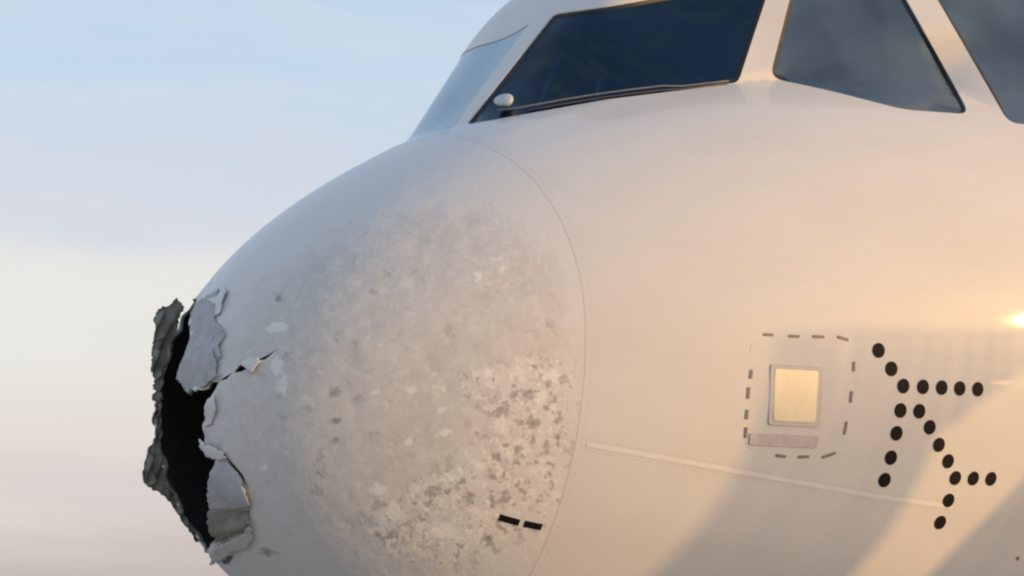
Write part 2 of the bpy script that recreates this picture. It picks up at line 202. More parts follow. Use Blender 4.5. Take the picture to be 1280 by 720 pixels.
 'chips': [[(0.4122,0.1762),(0.4032,0.1701),(0.3913,0.1702),(0.3795,0.1729),(0.3591,0.1749),(0.3428,0.1904),(0.3454,0.2023),(0.3513,0.2114),(0.3700,0.2085),(0.3904,0.2050),(0.4072,0.1901)],[(0.4163,0.0472),(0.4189,0.0240),(0.4039,0.0278),(0.3944,0.0122),(0.3856,0.0342),(0.3778,0.0493),(0.3711,0.0709),(0.3813,0.0801),(0.3901,0.0876),(0.4003,0.0723),(0.4142,0.0680)],[(0.4246,-0.0187),(0.4222,-0.0336),(0.4172,-0.0526),(0.4073,-0.0381),(0.3969,-0.0375),(0.3901,-0.0197),(0.3960,-0.0034),(0.4012,0.0055),(0.4072,0.0138),(0.4173,0.0158),(0.4249,-0.0005)],[(0.4761,-0.0733),(0.4752,-0.0795),(0.4725,-0.0876),(0.4668,-0.0855),(0.4645,-0.0781),(0.4610,-0.0730),(0.4614,-0.0653),(0.4656,-0.0620),(0.4692,-0.0554),(0.4731,-0.0628),(0.4770,-0.0665)],[(0.6486,-0.1021),(0.6434,-0.1084),(0.6392,-0.1162),(0.6332,-0.1082),(0.6269,-0.1076),(0.6258,-0.0995),(0.6239,-0.0906),(0.6307,-0.0888),(0.6350,-0.0813),(0.6410,-0.0869),(0.6472,-0.0922)],[(0.7184,-0.1133),(0.7155,-0.1231),(0.7093,-0.1259),(0.7042,-0.1234),(0.7013,-0.1175),(0.6977,-0.1119),(0.6984,-0.1034),(0.7031,-0.1002),(0.7070,-0.0985),(0.7140,-0.0924),(0.7168,-0.1031)],[(0.7772,-0.1293),(0.7745,-0.1343),(0.7710,-0.1374),(0.7668,-0.1372),(0.7609,-0.1365),(0.7604,-0.1283),(0.7610,-0.1212),(0.7653,-0.1181),(0.7692,-0.1141),(0.7725,-0.1198),(0.7744,-0.1239)],[(0.7679,-0.1969),(0.7663,-0.2045),(0.7610,-0.2077),(0.7568,-0.2035),(0.7535,-0.2008),(0.7493,-0.1959),(0.7545,-0.1909),(0.7549,-0.1826),(0.7603,-0.1809),(0.7643,-0.1854),(0.7661,-0.1908)],[(0.6792,-0.2806),(0.6783,-0.2904),(0.6719,-0.2901),(0.6661,-0.2936),(0.6617,-0.2890),(0.6634,-0.2799),(0.6651,-0.2728),(0.6693,-0.2680),(0.6736,-0.2684),(0.6784,-0.2676),(0.6793,-0.2742)],[(0.7639,-0.2691),(0.7562,-0.2748),(0.7509,-0.2816),(0.7429,-0.2826),(0.7373,-0.2760),(0.7338,-0.2666),(0.7368,-0.2557),(0.7431,-0.2474),(0.7508,-0.2539),(0.7573,-0.2527),(0.7612,-0.2594)],[(0.8716,0.2857),(0.8634,0.2832),(0.8617,0.2770),(0.8519,0.2826),(0.8435,0.2848),(0.8413,0.2908),(0.8351,0.2978),(0.8382,0.3031),(0.8483,0.3009),(0.8581,0.3009),(0.8663,0.2936)],[(0.8749,0.2591),(0.8771,0.2464),(0.8764,0.2371),(0.8726,0.2440),(0.8700,0.2470),(0.8654,0.2533),(0.8662,0.2658),(0.8658,0.2743),(0.8648,0.2902),(0.8694,0.2825),(0.8731,0.2707)],[(0.8313,0.2385),(0.8354,0.2205),(0.8304,0.2208),(0.8275,0.2201),(0.8238,0.2235),(0.8208,0.2353),(0.8168,0.2497),(0.8197,0.2555),(0.8191,0.2721),(0.8244,0.2678),(0.8280,0.2484)],[(0.5798,-0.4127),(0.5704,-0.4242),(0.5565,-0.4293),(0.5468,-0.4212),(0.5423,-0.4138),(0.5293,-0.4059),(0.5389,-0.3945),(0.5520,-0.3936),(0.5631,-0.3812),(0.5765,-0.3863),(0.5742,-0.4010)],[(0.5751,-0.4882),(0.5623,-0.4987),(0.5508,-0.5107),(0.5388,-0.5126),(0.5363,-0.5005),(0.5394,-0.4859),(0.5455,-0.4699),(0.5577,-0.4582),(0.5679,-0.4580),(0.5760,-0.4609),(0.5796,-0.4714)],[(0.6468,-0.5805),(0.6344,-0.5976),(0.6180,-0.5981),(0.6096,-0.5916),(0.5955,-0.5899),(0.6032,-0.5738),(0.6040,-0.5567),(0.6204,-0.5501),(0.6343,-0.5454),(0.6520,-0.5439),(0.6536,-0.5620)],[(0.7267,-0.4173),(0.7197,-0.4265),(0.7120,-0.4277),(0.7046,-0.4303),(0.6977,-0.4264),(0.7028,-0.4146),(0.7001,-0.4019),(0.7094,-0.3922),(0.7170,-0.3991),(0.7274,-0.3941),(0.7251,-0.4075)],[(0.8010,-0.3951),(0.7919,-0.3997),(0.7862,-0.4068),(0.7794,-0.4041),(0.7758,-0.3982),(0.7733,-0.3914),(0.7757,-0.3831),(0.7812,-0.3756),(0.7896,-0.3725),(0.7927,-0.3820),(0.7971,-0.3862)],[(0.6987,-0.5972),(0.6888,-0.6157),(0.6806,-0.6191),(0.6773,-0.6161),(0.6664,-0.6213),(0.6766,-0.6004),(0.6859,-0.5822),(0.6968,-0.5687),(0.7045,-0.5648),(0.7042,-0.5746),(0.7046,-0.5823)],[(0.8666,-0.2762),(0.8625,-0.3014),(0.8512,-0.3019),(0.8450,-0.2977),(0.8385,-0.2939),(0.8338,-0.2793),(0.8385,-0.2556),(0.8487,-0.2415),(0.8574,-0.2402),(0.8690,-0.2329),(0.8736,-0.2519)],[(0.9252,-0.1229),(0.9229,-0.1399),(0.9162,-0.1436),(0.9094,-0.1521),(0.9048,-0.1412),(0.9055,-0.1245),(0.9065,-0.1110),(0.9068,-0.0854),(0.9157,-0.0835),(0.9220,-0.0928),(0.9276,-0.1039)],[(0.9878,-0.1392),(0.9821,-0.1516),(0.9743,-0.1604),(0.9663,-0.1512),(0.9567,-0.1507),(0.9495,-0.1380),(0.9562,-0.1246),(0.9634,-0.1192),(0.9696,-0.1041),(0.9791,-0.1128),(0.9813,-0.1270)],[(0.9509,-0.2062),(0.9465,-0.2177),(0.9414,-0.2231),(0.9345,-0.2331),(0.9310,-0.2220),(0.9261,-0.2101),(0.9300,-0.1907),(0.9364,-0.1760),(0.9430,-0.1836),(0.9496,-0.1788),(0.9532,-0.1902)],[(0.8753,-0.1044),(0.8718,-0.1145),(0.8641,-0.1146),(0.8587,-0.1141),(0.8508,-0.1135),(0.8458,-0.1030),(0.8517,-0.0938),(0.8553,-0.0873),(0.8607,-0.0793),(0.8676,-0.0855),(0.8720,-0.0938)],[(0.3153,-0.2666),(0.3118,-0.2715),(0.3054,-0.2749),(0.2981,-0.2734),(0.2922,-0.2694),(0.2903,-0.2632),(0.2908,-0.2559),(0.3006,-0.2562),(0.3071,-0.2512),(0.3152,-0.2539),(0.3187,-0.2604)]],
 'pits': [[(0.5524,-0.0783),(0.5499,-0.0884),(0.5437,-0.0913),(0.5371,-0.0952),(0.5346,-0.0838),(0.5301,-0.0772),(0.5343,-0.0699),(0.5351,-0.0607),(0.5406,-0.0598),(0.5453,-0.0636),(0.5525,-0.0668)],[(0.5473,-0.1765),(0.5389,-0.1821),(0.5329,-0.1853),(0.5267,-0.1844),(0.5180,-0.1833),(0.5200,-0.1729),(0.5171,-0.1627),(0.5239,-0.1558),(0.5321,-0.1568),(0.5390,-0.1593),(0.5466,-0.1651)],[(0.5229,-0.2346),(0.5186,-0.2414),(0.5121,-0.2447),(0.5072,-0.2399),(0.5002,-0.2394),(0.4953,-0.2322),(0.5015,-0.2250),(0.5075,-0.2230),(0.5124,-0.2200),(0.5210,-0.2176),(0.5251,-0.2256)],[(0.4598,-0.3221),(0.4597,-0.3307),(0.4518,-0.3313),(0.4428,-0.3351),(0.4428,-0.3254),(0.4374,-0.3203),(0.4396,-0.3118),(0.4472,-0.3067),(0.4559,-0.3027),(0.4627,-0.3079),(0.4626,-0.3162)],[(0.4924,-0.5412),(0.4877,-0.5492),(0.4825,-0.5498),(0.4756,-0.5541),(0.4774,-0.5464),(0.4765,-0.5412),(0.4808,-0.5324),(0.4874,-0.5298),(0.4957,-0.5208),(0.5002,-0.5238),(0.4971,-0.5335)],[(0.3671,0.2962),(0.3690,0.2839),(0.3578,0.2861),(0.3504,0.2872),(0.3405,0.2916),(0.3288,0.3028),(0.3237,0.3157),(0.3222,0.3276),(0.3382,0.3182),(0.3459,0.3189),(0.3555,0.3084)],[(0.5578,0.0945),(0.5527,0.0890),(0.5534,0.0739),(0.5462,0.0769),(0.5404,0.0850),(0.5383,0.0956),(0.5350,0.1064),(0.5387,0.1126),(0.5426,0.1181),(0.5483,0.1114),(0.5515,0.1033)],[(0.8734,-0.3638),(0.8674,-0.3737),(0.8608,-0.3843),(0.8560,-0.3782),(0.8525,-0.3731),(0.8541,-0.3630),(0.8554,-0.3526),(0.8604,-0.3412),(0.8664,-0.3430),(0.8709,-0.3452),(0.8717,-0.3538)],[(0.9184,-0.3771),(0.9163,-0.3896),(0.9093,-0.3894),(0.9047,-0.3889),(0.8977,-0.3890),(0.9020,-0.3765),(0.9035,-0.3679),(0.9084,-0.3627),(0.9139,-0.3561),(0.9209,-0.3553),(0.9210,-0.3671)],[(0.8816,-0.4081),(0.8785,-0.4168),(0.8733,-0.4158),(0.8691,-0.4178),(0.8677,-0.4128),(0.8677,-0.4072),(0.8702,-0.4018),(0.8722,-0.3909),(0.8765,-0.3957),(0.8828,-0.3915),(0.8820,-0.4007)],[(0.8834,-0.2398),(0.8793,-0.2450),(0.8756,-0.2486),(0.8688,-0.2574),(0.8639,-0.2499),(0.8641,-0.2393),(0.8636,-0.2282),(0.8692,-0.2193),(0.8762,-0.2223),(0.8807,-0.2255),(0.8856,-0.2303)],[(0.9330,-0.1849),(0.9319,-0.1968),(0.9252,-0.2021),(0.9182,-0.2024),(0.9143,-0.1937),(0.9084,-0.1854),(0.9103,-0.1717),(0.9163,-0.1619),(0.9238,-0.1672),(0.9306,-0.1649),(0.9346,-0.1739)],[(0.9580,-0.3384),(0.9545,-0.3481),(0.9482,-0.3538),(0.9434,-0.3488),(0.9378,-0.3470),(0.9353,-0.3379),(0.9402,-0.3284),(0.9443,-0.3185),(0.9512,-0.3160),(0.9543,-0.3243),(0.9601,-0.3278)],[(0.8052,-0.4915),(0.8018,-0.5010),(0.7952,-0.4993),(0.7897,-0.5014),(0.7884,-0.4954),(0.7886,-0.4896),(0.7902,-0.4830),(0.7950,-0.4786),(0.8001,-0.4761),(0.8073,-0.4745),(0.8063,-0.4839)],[(0.8321,-0.3021),(0.8248,-0.3106),(0.8181,-0.3109),(0.8123,-0.3133),(0.8045,-0.3120),(0.8089,-0.2995),(0.8053,-0.2875),(0.8135,-0.2812),(0.8200,-0.2839),(0.8240,-0.2875),(0.8290,-0.2914)],[(0.7055,-0.6197),(0.7028,-0.6286),(0.6938,-0.6308),(0.6869,-0.6282),(0.6756,-0.6271),(0.6788,-0.6162),(0.6860,-0.6090),(0.6935,-0.6062),(0.7003,-0.6043),(0.7047,-0.6083),(0.7098,-0.6126)],[(0.6995,-0.6647),(0.6948,-0.6694),(0.6913,-0.6688),(0.6869,-0.6715),(0.6861,-0.6678),(0.6855,-0.6635),(0.6906,-0.6595),(0.6937,-0.6552),(0.6974,-0.6540),(0.7016,-0.6536),(0.7014,-0.6587)],[(0.9670,-0.2161),(0.9633,-0.2231),(0.9598,-0.2318),(0.9555,-0.2296),(0.9510,-0.2272),(0.9509,-0.2169),(0.9530,-0.2075),(0.9563,-0.2000),(0.9605,-0.2002),(0.9668,-0.1940),(0.9663,-0.2073)],[(0.1928,-0.5200),(0.1866,-0.5287),(0.1645,-0.5292),(0.1434,-0.5258),(0.1201,-0.5201),(0.1205,-0.5097),(0.1389,-0.5049),(0.1478,-0.4982),(0.1681,-0.4981),(0.1800,-0.5059),(0.1872,-0.5122)],[(0.9030,-0.1850),(0.8998,-0.1934),(0.8950,-0.2016),(0.8884,-0.2000),(0.8847,-0.1925),(0.8807,-0.1846),(0.8838,-0.1750),(0.8883,-0.1689),(0.8934,-0.1710),(0.8996,-0.1672),(0.9039,-0.1746)],[(0.9218,-0.2725),(0.9181,-0.2909),(0.9105,-0.2947),(0.9013,-0.3069),(0.8981,-0.2931),(0.9001,-0.2750),(0.9049,-0.2606),(0.9102,-0.2530),(0.9169,-0.2346),(0.9201,-0.2483),(0.9204,-0.2603)],[(0.8240,-0.2943),(0.8222,-0.3017),(0.8177,-0.3078),(0.8128,-0.3066),(0.8116,-0.2997),(0.8118,-0.2938),(0.8113,-0.2866),(0.8157,-0.2831),(0.8199,-0.2781),(0.8220,-0.2845),(0.8273,-0.2860)]],
 'flank': [(0.8214,-0.0954),(0.8637,-0.0771),(0.9047,-0.0581),(0.9449,-0.0611),(0.9844,-0.0638),(1.0231,-0.0661),(1.0175,-0.1304),(1.0091,-0.1943),(0.9978,-0.2577),(0.9836,-0.3206),(0.9666,-0.3830),(0.9312,-0.4476),(0.8922,-0.5114),(0.8494,-0.5744),(0.8029,-0.6172),(0.7535,-0.6593),(0.7010,-0.7010),(0.6600,-0.6920),(0.6178,-0.6827),(0.5741,-0.6733),(0.5446,-0.6527),(0.5139,-0.6320),(0.4820,-0.6113),(0.4487,-0.5904),(0.4648,-0.5246),(0.4764,-0.4591),(0.5320,-0.4445),(0.5847,-0.4291),(0.6348,-0.4130),(0.6827,-0.3961),(0.7266,-0.3632),(0.7683,-0.3296),(0.8078,-0.2952),(0.8160,-0.2292),(0.8205,-0.1626)],
 'flakes': [[(-0.0682,0.3798),(-0.0377,0.3975),(0.0064,0.4241),(0.0822,0.3927),(0.0940,0.3625),(0.1138,0.3139),(0.0927,0.3020),(0.0626,0.3461),(0.0005,0.3715)],[(0.0923,0.2911),(0.1614,0.2523),(0.1925,0.2157),(0.1803,0.1860),(0.2039,0.1404),(0.1793,0.1201),(0.2001,0.0759),(0.1657,0.0609),(0.1538,0.1109),(0.1500,0.1727),(0.1089,0.2274)],[(0.2776,0.0917),(0.2973,0.1048),(0.3233,0.1054),(0.3511,0.0814),(0.3352,0.0673),(0.3216,0.0499),(0.3015,0.0715)],[(0.1126,-0.1148),(0.1416,-0.1435),(0.1927,-0.1756),(0.2022,-0.2017),(0.1667,-0.1996),(0.1289,-0.1785),(0.1107,-0.1450)],[(0.1667,0.0031),(0.1929,0.0126),(0.2020,-0.0399),(0.1728,-0.0826),(0.1469,-0.0870),(0.1517,-0.0382)]],
 'cracks': [[(0.1987,0.0613),(0.2259,0.0673),(0.2517,0.0735),(0.2301,0.0567)],[(0.3175,0.0910),(0.3518,0.0972),(0.3901,0.1128),(0.3577,0.0875)],[(0.1819,-0.1779),(0.2116,-0.2251),(0.2281,-0.2637),(0.2297,-0.3141),(0.2183,-0.2714),(0.1993,-0.2243)],[(0.1656,0.0856),(0.1943,0.1267),(0.1694,0.1782),(0.1639,0.2405),(0.1792,0.2306),(0.1856,0.1706),(0.2079,0.1227),(0.1806,0.0759)]],
}
FLAPS = {
 'a': [(0.9709,0.3840,3.3176),(0.9952,0.3819,3.3299),(1.0199,0.3797,3.3356),(1.0371,0.3782,3.3507),(1.0507,0.3770,3.3721),(1.0658,0.3757,3.3501),(1.0773,0.3747,3.3277),(1.0712,0.3752,3.2936),(1.0515,0.3770,3.2450),(1.0459,0.3775,3.1979),(1.0265,0.3792,3.1432),(1.0142,0.3802,3.0892),(0.9950,0.3819,3.0350),(0.9831,0.3830,2.9751),(0.9617,0.3848,2.9867),(0.9672,0.3843,3.0264),(0.9484,0.3860,3.0644),(0.9500,0.3859,3.1172),(0.9586,0.3851,3.1706),(0.9533,0.3856,3.2198),(0.9658,0.3845,3.2640)],
 'b': [(0.9271,0.3504,2.7221),(0.9496,0.3484,2.7683),(0.9510,0.3483,2.8233),(0.9643,0.3471,2.8403),(0.9733,0.3463,2.7825),(0.9868,0.3451,2.6960),(1.0174,0.3424,2.6167),(1.0619,0.3386,2.5411),(1.0556,0.3391,2.5216),(1.0239,0.3419,2.5302),(0.9987,0.3441,2.5549),(0.9704,0.3466,2.5731),(0.9458,0.3487,2.5850),(0.9212,0.3509,2.6000),(0.9096,0.3519,2.6379)],
 'c': [(0.9517,0.3654,2.9645),(0.9686,0.3639,2.9788),(0.9874,0.3623,2.9408),(0.9862,0.3624,2.8755),(0.9809,0.3629,2.8296),(0.9633,0.3644,2.8351),(0.9482,0.3657,2.8667),(0.9572,0.3649,2.9062)],
 'd': [(0.9390,0.3625,3.2780),(0.9558,0.3611,3.3028),(0.9802,0.3589,3.3118),(0.9886,0.3582,3.2759),(0.9760,0.3593,3.2315),(0.9840,0.3586,3.2023),(0.9565,0.3610,3.1834),(0.9409,0.3624,3.2251)],
 'e': [(0.8991,0.3285,2.6811),(0.9184,0.3268,2.7174),(0.9400,0.3249,2.6927),(0.9347,0.3254,2.6474),(0.9499,0.3241,2.6095),(0.9265,0.3261,2.5894),(0.9017,0.3283,2.6108)],
 'f': [(0.9304,0.3564,3.1244),(0.9504,0.3546,3.1524),(0.9722,0.3527,3.1310),(0.9636,0.3535,3.0776),(0.9719,0.3528,3.0420),(0.9480,0.3548,3.0238),(0.9324,0.3562,3.0686)],
 'g': [(0.9818,0.3164,2.5731),(1.0056,0.3122,2.5547),(1.0504,0.3043,2.5047),(1.0992,0.2957,2.4386),(1.1415,0.2882,2.3721),(1.1214,0.2918,2.3717),(1.0725,0.3004,2.4379),(1.0170,0.3102,2.5101)],
}

# ------------------------------------------------------------------ helpers
col = scene.collection
rng = np.random.default_rng(7)
MATS = {}
def new_mat(name):
    m = bpy.data.materials.new(name); m.use_nodes = True
    MATS[name] = m
    b = m.node_tree.nodes["Principled BSDF"]
    return m, m.node_tree, b
def link(o, parent=None):
    col.objects.link(o)
    if parent is not None:
        o.parent = parent
    return o
def mesh_obj(name, verts, faces, mats, parent=None, midx=None, smooth=True, normals=None):
    me = bpy.data.meshes.new(name)
    me.from_pydata([tuple(map(float, v)) for v in verts], [], [tuple(map(int, f)) for f in faces])
    for m in (mats if isinstance(mats, (list, tuple)) else [mats]):
        me.materials.append(m)
    if midx is not None:
        me.polygons.foreach_set("material_index", np.asarray(midx, dtype=np.int32))
    me.polygons.foreach_set("use_smooth", np.full(len(me.polygons), smooth, dtype=bool))
    me.update()
    if normals is not None:
        me.normals_split_custom_set([tuple(n) for n in normals])
    return link(bpy.data.objects.new(name, me), parent)
def in_poly(pts, poly):
    pts = np.asarray(pts); poly = np.asarray(poly)
    x, y = pts[:, 0], pts[:, 1]
    ins = np.zeros(len(pts), bool)
    x0, y0 = poly[:, 0], poly[:, 1]
    x1, y1 = np.roll(x0, -1), np.roll(y0, -1)
    for i in range(len(poly)):
        c = (y0[i] > y) != (y1[i] > y)
        if c.any():
            xi = x0[i] + (y - y0[i]) * (x1[i] - x0[i]) / (y1[i] - y0[i] + 1e-30)
            ins ^= c & (x < xi)
    return ins
def seg_dist(pts, poly):
    d = np.full(len(pts), 1e9)
    for i in range(len(poly)):
        a, b = poly[i], poly[(i + 1) % len(poly)]
        ab = b - a; L = (ab ** 2).sum() + 1e-20
        t = np.clip(((pts - a) @ ab) / L, 0, 1)
        d = np.minimum(d, np.linalg.norm(pts - a - t[:, None] * ab, axis=1))
    return d
def signed_area(p):
    x, y = p[:, 0], p[:, 1]
    return 0.5 * (x * np.roll(y, -1) - np.roll(x, -1) * y).sum()
def cdt(points, loops, gap):
    """triangulate points in the chart with closed loops kept as edges"""
    pts = np.asarray(points)
    keep = np.ones(len(pts), bool)
    for lp in loops:
        lo, hi = lp.min(0) - gap, lp.max(0) + gap
        m = ((pts > lo) & (pts < hi)).all(1)
        idx = np.where(m)[0]
        if len(idx):
            keep[idx[seg_dist(pts[idx], lp) < gap]] = False
    pts = pts[keep]
    allp, edges = [pts], []
    k = len(pts)
    for lp in loops:
        n = len(lp); allp.append(lp)
        edges += [(k + i, k + (i + 1) % n) for i in range(n)]
        k += n
    allp = np.concatenate(allp)
    v, e, f, _, _, _ = delaunay_2d_cdt([Vector(p) for p in allp], edges, [], 0, 1e-7)
    V = np.array([(p.x, p.y) for p in v]); T = np.array([t for t in f if len(t) == 3])
    a = V[T]; ar = (a[:, 1, 0] - a[:, 0, 0]) * (a[:, 2, 1] - a[:, 0, 1]) - (a[:, 2, 0] - a[:, 0, 0]) * (a[:, 1, 1] - a[:, 0, 1])
    T = T[np.abs(ar) > 1e-12]; ar = ar[np.abs(ar) > 1e-12]
    T[ar < 0] = T[ar < 0][:, ::-1]
    return V, T
def boundary(T):
    e = {}
    for t in T:
        for i in range(3):
            a, b = int(t[i]), int(t[(i + 1) % 3])
            if (b, a) in e: del e[(b, a)]
            else: e[(a, b)] = 1
    return list(e)
def shell(name, V, T, mats, parent, thick, disp=None, smooth_normals=True):
    """outer skin + edge faces + inner skin; mats = (outer, edge, inner)"""
    P = S_ab(V); N = N_ab(V)
    if disp is not None:
        P = P + N * disp[:, None]
    n = len(V)
    I = P - N * thick
    be = boundary(T)
    faces = [tuple(t) for t in T]
    midx = [0] * len(T)
    faces += [(b, a, a + n, b + n) for a, b in be]; midx += [1] * len(be)
    faces += [tuple(t[::-1] + n) for t in T]; midx += [2] * len(T)
    normals = None
    if not smooth_normals:           # dented skin: normals of the outer sheet alone
        fn = np.cross(P[T[:, 1]] - P[T[:, 0]], P[T[:, 2]] - P[T[:, 0]])
        N = np.zeros_like(P)
        for k in range(3): np.add.at(N, T[:, k], fn)
        N /= np.linalg.norm(N, axis=1, keepdims=True) + 1e-20
    if True:
        normals = [N[i] for t in T for i in t] + [(0, 0, 0)] * (4 * len(be) + 3 * len(T))
    o = mesh_obj(name, np.concatenate([P, I]), faces, mats, parent, midx, True, normals)
    return o
def fill_points(poly, step):
    """grid points inside a chart polygon; step in metres on the surface"""
    poly = np.asarray(poly)
    c0 = poly.mean(0); h = 1e-3
    sx = np.linalg.norm(S_ab(c0 + [h, 0]) - S_ab(c0)) / h
    sy = np.linalg.norm(S_ab(c0 + [0, h]) - S_ab(c0)) / h
    lo, hi = poly.min(0), poly.max(0)
    gx = np.arange(lo[0], hi[0], step / sx); gy = np.arange(lo[1], hi[1], step / sy)
    if len(gx) == 0 or len(gy) == 0:
        return np.zeros((0, 2)), step / max(sx, sy)
    G = np.stack(np.meshgrid(gx, gy), -1).reshape(-1, 2)
    G = G[in_poly(G, poly)] if len(G) else G
    return G, step / max(sx, sy)
def patch(name, poly, mat, parent, off=0.003, thick=0.003, step=0.04, offfn=None, edge_mat=None):
    """a sheet lying on (or just off) the skin, with real thickness"""
    poly = np.asarray(poly, float)
    if signed_area(poly) < 0: poly = poly[::-1]
    G, gap = fill_points(poly, step)
    V, T = cdt(G, [poly], gap * 0.35)
    T = T[in_poly(V[T].mean(1), poly)]
    P = S_ab(V); N = N_ab(V)
    o_ = np.full(len(V), off) if offfn is None else offfn(V, P)
    Pt = P + N * o_[:, None]; Pb = P + N * (o_ - thick)[:, None]
    n = len(V); be = boundary(T)
    faces = [tuple(t) for t in T]; mi = [0] * len(T)
    faces += [(b, a, a + n, b + n) for a, b in be]; mi += [1 if edge_mat else 0] * len(be)
    faces += [tuple(t[::-1] + n) for t in T]; mi += [1 if edge_mat else 0] * len(T)
    if offfn is None:
        nl = [N[i] for t in T for i in t] + [(0, 0, 0)] * (4 * len(be) + 3 * len(T))
    else:
        nl = None
    return mesh_obj(name, np.concatenate([Pt, Pb]), faces, [mat, edge_mat] if edge_mat else mat, parent, mi, True, nl)
def metric(ab):
    h = 1e-4
    ju = (S_ab(ab + np.array([h, 0])) - S_ab(ab - np.array([h, 0]))) / (2 * h)
    jv = (S_ab(ab + np.array([0, h])) - S_ab(ab - np.array([0, h]))) / (2 * h)
    return ju, jv
def offset_ab(ab, vec):
    """chart point reached from ab by moving along the 3-D tangent vector vec"""
    ju, jv = metric(ab)
    A = np.stack([ju, jv], -1)
    return ab + np.linalg.lstsq(A, vec, rcond=None)[0]
def disc_poly(ab, rad, n=20):
    ab = np.asarray(ab)
    nn = N_ab(ab); ju, _ = metric(ab)
    u = ju / np.linalg.norm(ju); v = np.cross(nn, u)
    return np.array([offset_ab(ab, rad * (u * math.cos(t) + v * math.sin(t))) for t in np.linspace(0, 2 * math.pi, n, endpoint=False)])
def strip_poly(path, width, taper=False):
    """ribbon polygon of a given width (m) along a chart polyline"""
    path = np.asarray(path); L, R = [], []
    for i in range(len(path)):
        a = S_ab(path[max(i - 1, 0)]); b = S_ab(path[min(i + 1, len(path) - 1)])
        t = (b - a) / np.linalg.norm(b - a); nn = N_ab(path[i]); sd = np.cross(nn, t)
        w = width * 0.5
        L.append(offset_ab(path[i], sd * w)); R.append(offset_ab(path[i], -sd * w))
    return np.array(L + R[::-1])
def inset(poly, dist):
    """shrink a chart loop by dist metres along the surface"""
    poly = np.asarray(poly, float); out = []
    ccw = signed_area(poly) > 0
    P = S_ab(poly)
    for i in range(len(poly)):
        t = P[(i + 1) % len(P)] - P[i - 1]; t /= np.linalg.norm(t)
        nn = N_ab(poly[i]); sd = np.cross(nn, t) * (1 if ccw else -1)
        out.append(offset_ab(poly[i], sd * dist))
    return np.array(out)
mirror = lambda p: np.asarray(p)[::-1] * np.array([-1.0, 1.0])
def tag(o, label, cat, group=None):
    o["label"] = label; o["category"] = cat
    if group: o["group"] = group
    return o

# ------------------------------------------------------------------ materials
def nd(t, typ, **k):
    n = t.nodes.new(typ)
    for a, b in k.items():
        setattr(n, a, b)
    return n
def noise(t, vec, scale, detail=4.0, rough=0.55):
    n = nd(t, "ShaderNodeTexNoise"); n.inputs["Scale"].default_value = scale
    n.inputs["Detail"].default_value = detail; n.inputs["Roughness"].default_value = rough
    t.links.new(vec, n.inputs["Vector"]); return n.outputs["Fac"]
def ramp(t, fac, stops, interp='LINEAR'):
    r = nd(t, "ShaderNodeValToRGB"); r.color_ramp.interpolation = interp
    while len(r.color_ramp.elements) < len(stops):
        r.color_ramp.elements.new(0.5)
    for e, (p, c_) in zip(r.color_ramp.elements, stops):
        e.position = p; e.color = (c_, c_, c_, 1) if not isinstance(c_, tuple) else (*c_, 1)
    t.links.new(fac, r.inputs[0]); return r.outputs[0]
def mth(t, op, a, b=None, c_=None, clamp=False):
    n = nd(t, "ShaderNodeMath", operation=op, use_clamp=clamp)
    for i, v in enumerate((a, b, c_)):
        if v is None: continue
        if isinstance(v, (int, float)): n.inputs[i].default_value = v
        else: t.links.new(v, n.inputs[i])
    return n.outputs[0]
def mixc(t, fac, a, b, blend='MIX'):
    n = nd(t, "ShaderNodeMix", data_type='RGBA', blend_type=blend)
    for i, v in ((0, fac), (6, a), (7, b)):
        if isinstance(v, (int, float)): n.inputs[i].default_value = v
        elif isinstance(v, tuple): n.inputs[i].default_value = (*v, 1)
        else: t.links.new(v, n.inputs[i])
    return n.outputs[2]
def bump(t, height, strength, dist, b):
    n = nd(t, "ShaderNodeBump"); n.inputs["Strength"].default_value = strength; n.inputs["Distance"].default_value = dist
    t.links.new(height, n.inputs["Height"]); t.links.new(n.outputs[0], b.inputs["Normal"])
    return n
def plain(name, colr, rough, metal=0.0, var=0.12, scale=18.0, bmp=0.0):
    m, t, b = new_mat(name)
    tc = nd(t, "ShaderNodeTexCoord").outputs["Object"]
    f = noise(t, tc, scale)
    lo = tuple(c * (1 - var) for c in colr); hi = tuple(min(1, c * (1 + var)) for c in colr)
    t.links.new(mixc(t, f, lo, hi), b.inputs["Base Color"])
    b.inputs["Roughness"].default_value = rough; b.inputs["Metallic"].default_value = metal
    if bmp: bump(t, f, bmp, 0.004, b)
    return m

# glossy airline white, faintly waved panels, light grime
m_white, t, b = new_mat("aircraft_white_paint")
tc = nd(t, "ShaderNodeTexCoord").outputs["Object"]
mp = nd(t, "ShaderNodeMapping"); mp.inputs["Scale"].default_value = (0.35, 1.0, 1.6); t.links.new(tc, mp.inputs[0])
f1 = noise(t, mp.outputs[0], 2.2, 5.0, 0.6); f2 = noise(t, tc, 60.0, 2.0)
c1 = mixc(t, ramp(t, f1, [(0.38, 0.0), (0.72, 1.0)]), (0.745, 0.735, 0.715), (0.70, 0.685, 0.66))
t.links.new(mixc(t, mth(t, 'MULTIPLY', f2, 0.10), c1, (0.60, 0.58, 0.55)), b.inputs["Base Color"])
t.links.new(ramp(t, f1, [(0.3, 0.40), (0.7, 0.48)]), b.inputs["Roughness"])
b.inputs["Specular IOR Level"].default_value = 0.12; b.inputs["Coat Weight"].default_value = 0.55; b.inputs["Coat Roughness"].default_value = 0.04
wv = nd(t, "ShaderNodeTexNoise"); wv.inputs["Scale"].default_value = 1.4; wv.inputs["Detail"].default_value = 1.0
t.links.new(tc, wv.inputs["Vector"]); bump(t, wv.outputs["Fac"], 0.12, 0.03, b)

